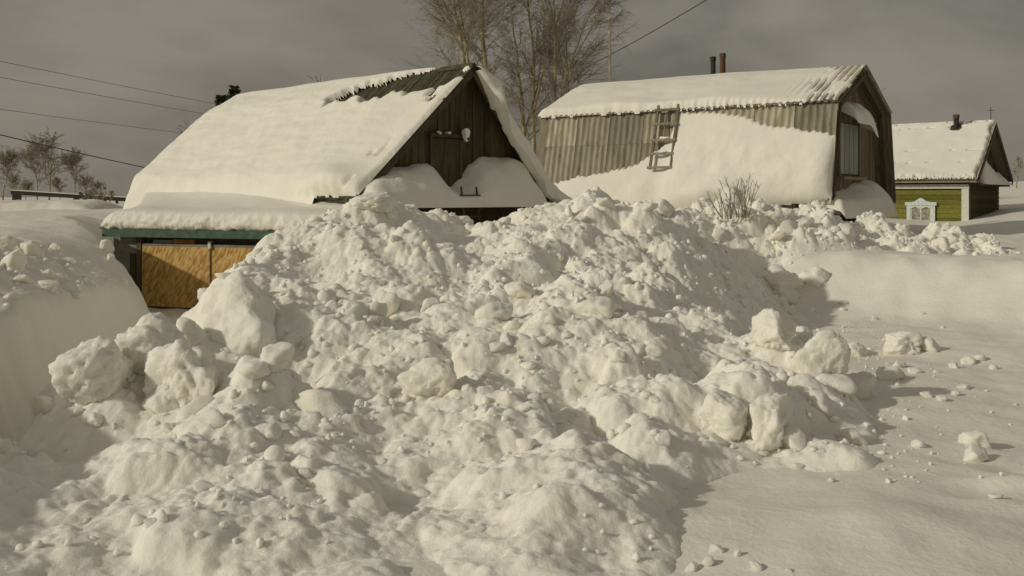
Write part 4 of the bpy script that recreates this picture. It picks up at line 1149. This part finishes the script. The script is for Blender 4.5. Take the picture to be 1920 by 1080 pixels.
# snow on the green house
S_, T_ = np.meshgrid(np.arange(-.44, KL + .2, .04), np.arange(-.1, KLn + .08, .04), indexing='ij')
th = (.12 + .03 * fbm(S_ * .7, T_ * .7, 3, 400))
ev = .05 * pnoise(S_ * 5, T_ * 0, 410) + .03 * np.cos(2 * math.pi * (S_ + .45) / .15)
rk = .10 * np.abs(pnoise(T_ * 2.2, S_ * 0, 420)) + .16 * np.clip(pnoise(T_ * 1.1, S_ * 0 + 3, 421), 0, 1)
th = th * rnd_edge(S_ + .43 - rk, .12) * rnd_edge(KLn + .04 + ev - T_, .14) * rnd_edge(T_ + .1, .14)
spot = (pnoise(S_ * 2.6, T_ * 1.2, 430) > .30) & ((np.abs((T_ + .04) % .78 - .39) < .045))
spot |= (T_ > -.02) & (T_ < .09) & (pnoise(S_ * 3, T_ * 0, 440) > .12)
spot |= (S_ + .43 - rk < 0)
cs_ = KP(ks_at(1800), 0, 0)
sc_ = None
def posK(S, T):
    o_ = KP(0, KW / 2, ZKR) + kn * .055
    return o_.x + Ke.x * S + kv.x * T, o_.y + Ke.y * S + kv.y * T, o_.z + kv.z * T
# chimney position on the slope
tch = .42
p_ = KP(0, KW / 2, ZKR) + kv * tch; kk_ = (1793 - 960) / F
sch = (kk_ * p_.y - p_.x) / (Ke.x - kk_ * Ke.y)
near_ch = ((S_ - sch) ** 2 + (T_ - tch) ** 2) < .2 ** 2
near_ch |= (np.abs(S_ - sch + .3) < .22) & (np.abs(T_ - .13 - .25 * (S_ - sch + .3)) < .07)
blanket('roof_snow', posK, kn, S_, T_, th - .24 * (spot | near_ch), 'thin crisp snow sheet with dark spots on the green house roof', keep=~near_ch)
chp = p_ + Ke * sch
ch = empty('chimney', chp, 'short dark chimney pipe on the green house roof', 'chimney')
MB().tube([chp - Vector((0, 0, .1)), chp + Vector((0, 0, .62))], .10, 12).build('flue', 'soot', ch)
MB().tube([chp + Vector((0, 0, .5)), chp + Vector((0, 0, .64))], .12, 12).build('collar', 'rust', ch)
MB().box(chp + Ke * -.19 + kv * -.16 - kn * .02, Ke * .38, kv * .34, kn * .14).build('flashing', 'rust', ch)
ap = KP(-.25, KW / 2, ZKR)
an = empty('antenna', ap, 'thin metal antenna rod on the green house ridge end', 'antenna')
MB().tube([ap - Vector((0, 0, .1)), ap + Vector((0, 0, .62))], .014, 6).build('rod', 'soot', an)
MB().tube([ap + Vector((-.12, 0, .5)), ap + Vector((.12, 0, .5))], .009, 5).build('crossbar', 'soot', an)
# snow sitting on the gable ledge
cv, dv = np.meshgrid(np.linspace(.5, KW + .45, 90), np.linspace(0, .5, 20), indexing='ij')
pf = np.interp(cv, [.5, .7, 1.0, 1.5, 1.9, 2.6, 3.6, 4.6, 5.3], [0, .25, .75, 1.25, 1.05, .75, .55, .4, .1])
hh = (pf + .1 * fbm(cv * 2, dv * 2, 3, 450)) * np.clip(1 - (dv / .5) ** 2.2, 0, 1) * rnd_edge(cv - .5, .1)
X_ = K0.x + Ke.x * (-dv) + Kw.x * cv; Y_ = K0.y + Ke.y * (-dv) + Kw.y * cv
bs = KP(0, 2.5, ZKE)
o = link_mesh('ledge_snow', grid_mesh('ledge_snow', X_, Y_, ZKE - .2 + hh, base=bs), 'snow_smooth', loc=bs)
tag(o, 'ragged snow heap stuck on the green house gable', 'snow')

# ------------------------------------------------------------------ bare trees
def tree(name, base, height, lean, label, group, rad=.14, seed=1, n1=20, n2=7, n3=7, spread=1.0, fork=0, twr=.008, mat='bark', droop=.25, l1=.36, cat='tree'):
    r_ = random.Random(seed)
    root = empty(name, base, label, cat, group)
    tr = MB(); cr_ = MB()
    def curve(p, d, ln, n_, wob, grav):
        pts = [p]; d = d.normalized()
        for i in range(n_):
            d = (d + Vector((r_.gauss(0, wob), r_.gauss(0, wob), r_.gauss(0, wob) + grav))).normalized()
            p = p + d * (ln / n_); pts.append(p)
        return pts
    stems = []
    def stem(p, d, ln, r0, depth):
        pts = curve(p, d, ln, 9, .06, .03)
        rs = [max(.012, r0 * (1 - .86 * i / 9)) for i in range(10)]
        tr.tube(pts, rs, 7); stems.append((pts, rs, ln))
        if depth > 0:
            k_ = r_.randint(2, 4)
            dd = (pts[k_ + 1] - pts[k_]).normalized()
            sd = Vector((r_.gauss(0, 1), r_.gauss(0, 1), 0)).normalized()
            stem(pts[k_], dd + sd * .38, ln * (1 - k_ / 9) * .92, rs[k_] * .7, depth - 1)
    stem(Vector(base), Vector((lean[0], lean[1], 1)), height, rad, fork)
    for pts, rs, ln in stems:
        m_ = int(n1 * ln / height) + 3
        for i in range(m_):
            t = r_.uniform(.22, .99) ** .9 * 9
            k_ = min(int(t), 8); f_ = t - k_
            p = pts[k_].lerp(pts[k_ + 1], f_); d0 = (pts[k_ + 1] - pts[k_]).normalized()
            az = r_.uniform(0, 6.28)
            l_ = height * l1 * (1.12 - t / 9 * .75) * r_.uniform(.5, 1.1) * spread
            d = d0 * r_.uniform(.55, 1.0) + Vector((math.cos(az), math.sin(az), 0)) * r_.uniform(.5, .9)
            b1 = curve(p, d, l_, 6, .11, .02)
            r1 = max(.010, rs[k_] * .38)
            cr_.tube(b1, [max(twr, r1 * (1 - .8 * j / 6)) for j in range(7)], 4, False)
            for j in range(n2):
                t2 = r_.uniform(.15, 1.0) * 6; k2 = min(int(t2), 5); p2 = b1[k2].lerp(b1[k2 + 1], t2 - k2)
                d2 = (b1[k2 + 1] - b1[k2]).normalized() + Vector((r_.gauss(0, .5), r_.gauss(0, .5), r_.gauss(.1, .4)))
                b2 = curve(p2, d2, l_ * r_.uniform(.22, .5), 4, .14, -.02)
                cr_.tube(b2, [max(twr * .8, twr * 1.5 * (1 - .5 * q_ / 4)) for q_ in range(5)], 3, False)
                for m2 in range(n3):
                    t3 = r_.uniform(.1, 1.0) * 4; k3 = min(int(t3), 3); p3 = b2[k3].lerp(b2[k3 + 1], t3 - k3)
                    d3 = (b2[k3 + 1] - b2[k3]).normalized() + Vector((r_.gauss(0, .6), r_.gauss(0, .6), r_.gauss(0, .45)))
                    b3 = curve(p3, d3, l_ * r_.uniform(.10, .24), 3, .16, -droop * .5)
                    cr_.tube(b3, [twr * .75, twr * .7, twr * .6, twr * .45], 3, False)
    tr.build('trunk', mat, root, smooth=True)
    cr_.build('crown', 'twig', root)
    return root
BG_ = 'bare birches behind the shed'
def tb(u, Y): p = P(u, 400, Y); return (p.x, p.y, gz1(p.x, p.y) - .1)
tree('birch_tree', tb(925, 38), 10.5, (-.13, 0), 'bare birch leaning left, leftmost behind the shed roof', BG_, .14, 11, 30, 9, 11, fork=2, twr=.0064, spread=1.0)
tree('birch_tree', tb(935, 40), 12.5, (.04, 0), 'tallest bare birch with bright trunk behind the shed roof', BG_, .15, 12, 30, 9, 11, fork=2, twr=.0064, spread=.95)
tree('birch_tree', tb(985, 41), 8.4, (.05, 0), 'slender bare birch in the gap between shed and gambrel house', BG_, .12, 13, 22, 8, 9, fork=1, twr=.0064, spread=.8)
tree('birch_tree', tb(1048, 40), 9.6, (-.05, 0), 'dark forked bare birch at the gambrel house roof end', BG_, .11, 14, 24, 8, 9, fork=2, twr=.0064, spread=.95)
tree('birch_tree', tb(1060, 43), 8.4, (.10, 0), 'low bushy bare birch, rightmost behind the gambrel roof', BG_, .09, 15, 22, 8, 9, fork=2, twr=.0064, spread=.85)
tree('birch_tree', tb(1003, 44), 12.2, (.01, 0), 'fine twigged bare birch in the middle of the clump', BG_, .12, 16, 26, 8, 10, fork=2, twr=.0064, spread=.9)
FG = 'far bare trees on the left'
tree('far_tree', tb(92, 105), 6.6, (0, 0), 'far bare tree, taller of the two left clumps', FG, .10, 21, 26, 7, 7, fork=3, twr=.012, spread=1.3)
tree('far_tree', tb(70, 108), 5.4, (-.06, 0), 'far bare tree just left of the tallest far tree', FG, .08, 22, 20, 7, 7, fork=2, twr=.012, spread=1.3)
tree('far_tree', tb(138, 104), 4.9, (.03, 0), 'far bushy bare tree right of the tallest far tree', FG, .08, 23, 22, 7, 8, fork=3, twr=.012, spread=1.4)
tree('far_tree', tb(6, 100), 4.8, (.0, 0), 'far bare tree at the left picture edge', FG, .08, 24, 22, 7, 8, fork=3, twr=.012, spread=1.4)
tree('far_tree', tb(1906, 70), 2.2, (0, 0), 'small bare sapling on the far snow slope at right', None, .05, 26, 10, 5, 4, fork=1, twr=.011)
for i, (u, Y, hh_) in enumerate(((28, 112, 2.6), (48, 118, 2.2), (112, 116, 2.4), (160, 114, 2.6), (182, 118, 2.0), (-20, 114, 2.8))):
    tree('far_bush', tb(u, Y), hh_, (0, 0), 'low bare bush in the far brush line behind the rail', 'far bushes behind the rail', .04, 70 + i, 16, 5, 6, fork=3, twr=.012, spread=1.9, cat='bush')
tree('far_tree', tb(1893, 74), 1.5, (0, 0), 'lower bare sapling left of the far right sapling', None, .04, 25, 10, 5, 4, fork=2, twr=.011, spread=1.2)
tree('far_tree', tb(604, 62), 8.3, (0, 0), 'bare tree top just peeking over the shed ridge', None, .09, 27, 12, 5, 5, fork=1, twr=.011, spread=.6)
tree('far_tree', tb(332, 62), 5.2, (0, 0), 'bare twig tip beside the shed roof slope', None, .07, 28, 8, 4, 3, fork=0, twr=.010, spread=.5)
tree('far_tree', tb(1672, 75), 8.0, (0, 0), 'bare tree top between the two house roofs', None, .08, 29, 10, 5, 4, fork=1, twr=.010, spread=.5)
def shrub(u, v, Y, hgt, n_, spread, label, seed):
    r_ = random.Random(seed); b0 = P(u, v, Y)
    root = empty('bare_shrub', b0, label, 'shrub')
    for i in range(n_):
        az = r_.uniform(0, 6.28); k_ = r_.uniform(.05, 1) * spread; h_ = hgt * r_.uniform(.5, 1.0)
        p = b0 + Vector((r_.uniform(-.12, .12), r_.uniform(-.12, .12), -.35)); d = Vector((math.cos(az) * k_, math.sin(az) * k_, 1)).normalized()
        m_ = MB(); pts = [p]
        for j in range(7):
            d = (d + Vector((r_.gauss(0, .09), r_.gauss(0, .09), .02))).normalized(); p = p + d * ((h_ + .35) / 7); pts.append(p)
        m_.tube(pts, [.011, .010, .009, .008, .007, .006, .005, .004], 4, False)
        for j in range(5):
            q0 = pts[r_.randint(3, 6)]; dd = (d + Vector((r_.gauss(0, .6), r_.gauss(0, .6), r_.gauss(.1, .3)))).normalized(); l_ = hgt * r_.uniform(.12, .3)
            m_.tube([q0, q0 + dd * l_ * .5 + Vector((0, 0, .02)), q0 + dd * l_], [.005, .004, .003], 3, False)
        m_.build('stem', 'twig', root)
shrub(1392, 376, 20.6, .62, 14, .7, 'bare twiggy shrub before the drift of the gambrel house', 31)
shrub(1362, 378, 20.6, .42, 9, .7, 'smaller bare shrub left of the twiggy shrub', 32)

# spruce top behind the shed ridge
def spruce(base, height, label, seed):
    r_ = random.Random(seed); base = Vector(base)
    root = empty('spruce_tree', base, label, 'tree')
    MB().tube([base, base + Vector((0, 0, height))], [.16, .02], 7).build('trunk', 'bark', root)
    c = MB()
    for i in range(520):
        t = r_.uniform(.1, 1) ; z_ = height * t; ln = (1 - t) * height * .26 + .18
        az = r_.uniform(0, 6.28); d = Vector((math.cos(az), math.sin(az), r_.uniform(-.15, .35)))
        p = base + Vector((0, 0, z_)); q_ = p + d * ln * r_.uniform(.5, 1)
        c.tube([p, q_], [.014, .008], 3, False)
        for j in range(9):
            f_ = r_.uniform(.25, 1); a = p.lerp(q_, f_); s_ = Vector((-d.y, d.x, 0)) * r_.choice((-1, 1)) + d * .6 + Vector((0, 0, r_.uniform(-.3, .5)))
            b2 = a + s_.normalized() * r_.uniform(.10, .24); w2 = Vector((0, 0, .03))
            c.add([a - w2, a + w2, b2 + w2 * .5, b2 - w2 * .5], [(0, 1, 2, 3)])
    c.build('crown', 'needle', root)
pb = P(440, 400, 46)
spruce((pb.x, pb.y, gz1(pb.x, pb.y) - .1), zv(163, 46) - gz1(pb.x, pb.y) + .1, 'dark spruce tip showing above the far end of the shed ridge', 4)
pb = P(416, 400, 47)
spruce((pb.x, pb.y, gz1(pb.x, pb.y) - .1), zv(180, 47) - gz1(pb.x, pb.y) + .1, 'lower dark spruce tip at the shed roof corner', 5)

# ------------------------------------------------------------------ wires
def wire(pts, r_, mat, label, group=None):
    A, B = pts; n_ = 24; q_ = []
    for i in range(n_ + 1):
        t = i / n_; p = A.lerp(B, t); p.z -= 4 * .12 * t * (1 - t); q_.append(p)
    o = MB().tube(q_, r_, 5).build('power_line', mat, None, at=A)
    tag(o, label, 'wire', group)
def wpt(u0, v0, Y0, u1, v1, Y1, ext=1.3):
    A, B = P(u0, v0, Y0), P(u1, v1, Y1); d = B - A
    return A - d * ext, B + d * .25
WG = 'power lines left of the shed'
wire(wpt(0, 110, 48, 385, 190, 66), .016, 'wire_pale', 'thin wire, topmost of four left of the shed roof', WG)
wire(wpt(0, 140, 48, 370, 210, 66), .016, 'wire_pale', 'thin wire, second from the top left of the shed', WG)
wire(wpt(0, 200, 48, 340, 248, 66), .014, 'wire_pale', 'faint thin wire, third from the top left of the shed', WG)
wire(wpt(0, 246, 34, 280, 314, 42), .019, 'wire', 'darkest and lowest wire left of the shed', WG)
wire(wpt(1330, -8, 30, 1110, 118, 46, .3), .017, 'wire', 'dark wire slanting up to the right above the gambrel house')

# ------------------------------------------------------------------ rail, drift and brush at the far left
A, B = P(20, 357, 62), P(245, 371, 62)
fe = empty('rail_fence', P(30, 385, 62), 'long dark rail on posts in the snow left of the shed', 'fence')
MB().box(A, B - A, (0, .2, 0), (0, 0, -.24)).build('rail', 'soot', fe)
MB().box(A + Vector((0, -.02, .0)), B - A, (0, .24, 0), (0, 0, .05)).build('snow_strip', 'snow_smooth', fe)
for u, w_ in ((30, .5), (143, .25), (176, .12), (196, .10), (218, .12)):
    p = P(u, 380, 62); top_ = A.lerp(B, (u - 20) / 225.0)
    MB().box((p.x - w_ / 2, p.y + .02, 1.2), (w_, 0, 0), (0, .16, 0), (0, 0, top_.z - 1.2 - .02)).build('post', 'soot', fe)
MB().tube([P(150, 362, 61.7), P(182, 402, 60)], .10, 6).build('brace', 'soot', fe)
# snow-covered low roof at the left edge
cx, cy = P(60, 390, 33).x, 33.0
U_, V_ = np.meshgrid(np.linspace(-4, 2.6, 110), np.linspace(-1.6, 1.6, 60), indexing='ij')
hh = .36 * rnd_edge(2.6 - U_, 1.1, .7) * rnd_edge(1.6 - np.abs(V_), 1.0, .6) + .05 * fbm(U_, V_, 3, 500)
zz = ground_z(cx + U_, cy + V_, False) - .03 + hh
o = link_mesh('snow_drift', grid_mesh('snow_drift', cx + U_, cy + V_, zz, base=(cx, cy, 1.7)), 'snow_smooth', loc=(cx, cy, 1.7))
tag(o, 'low rounded snow mound before the far rail at the left', 'snow drift')
for i, u in enumerate((160, 178, 192, 206, 186)):
    p = P(u, 395, 52 - i); p.z = gz1(p.x, p.y)
    tree('brush', (p.x, p.y, p.z - .1), .9 + .1 * (i % 3), (0, 0), 'brown dead brush under the far rail beside the garage', 'brush under the rail', .014, 60 + i, 8, 3, 2, fork=2, twr=.012, spread=1.0, cat='shrub')
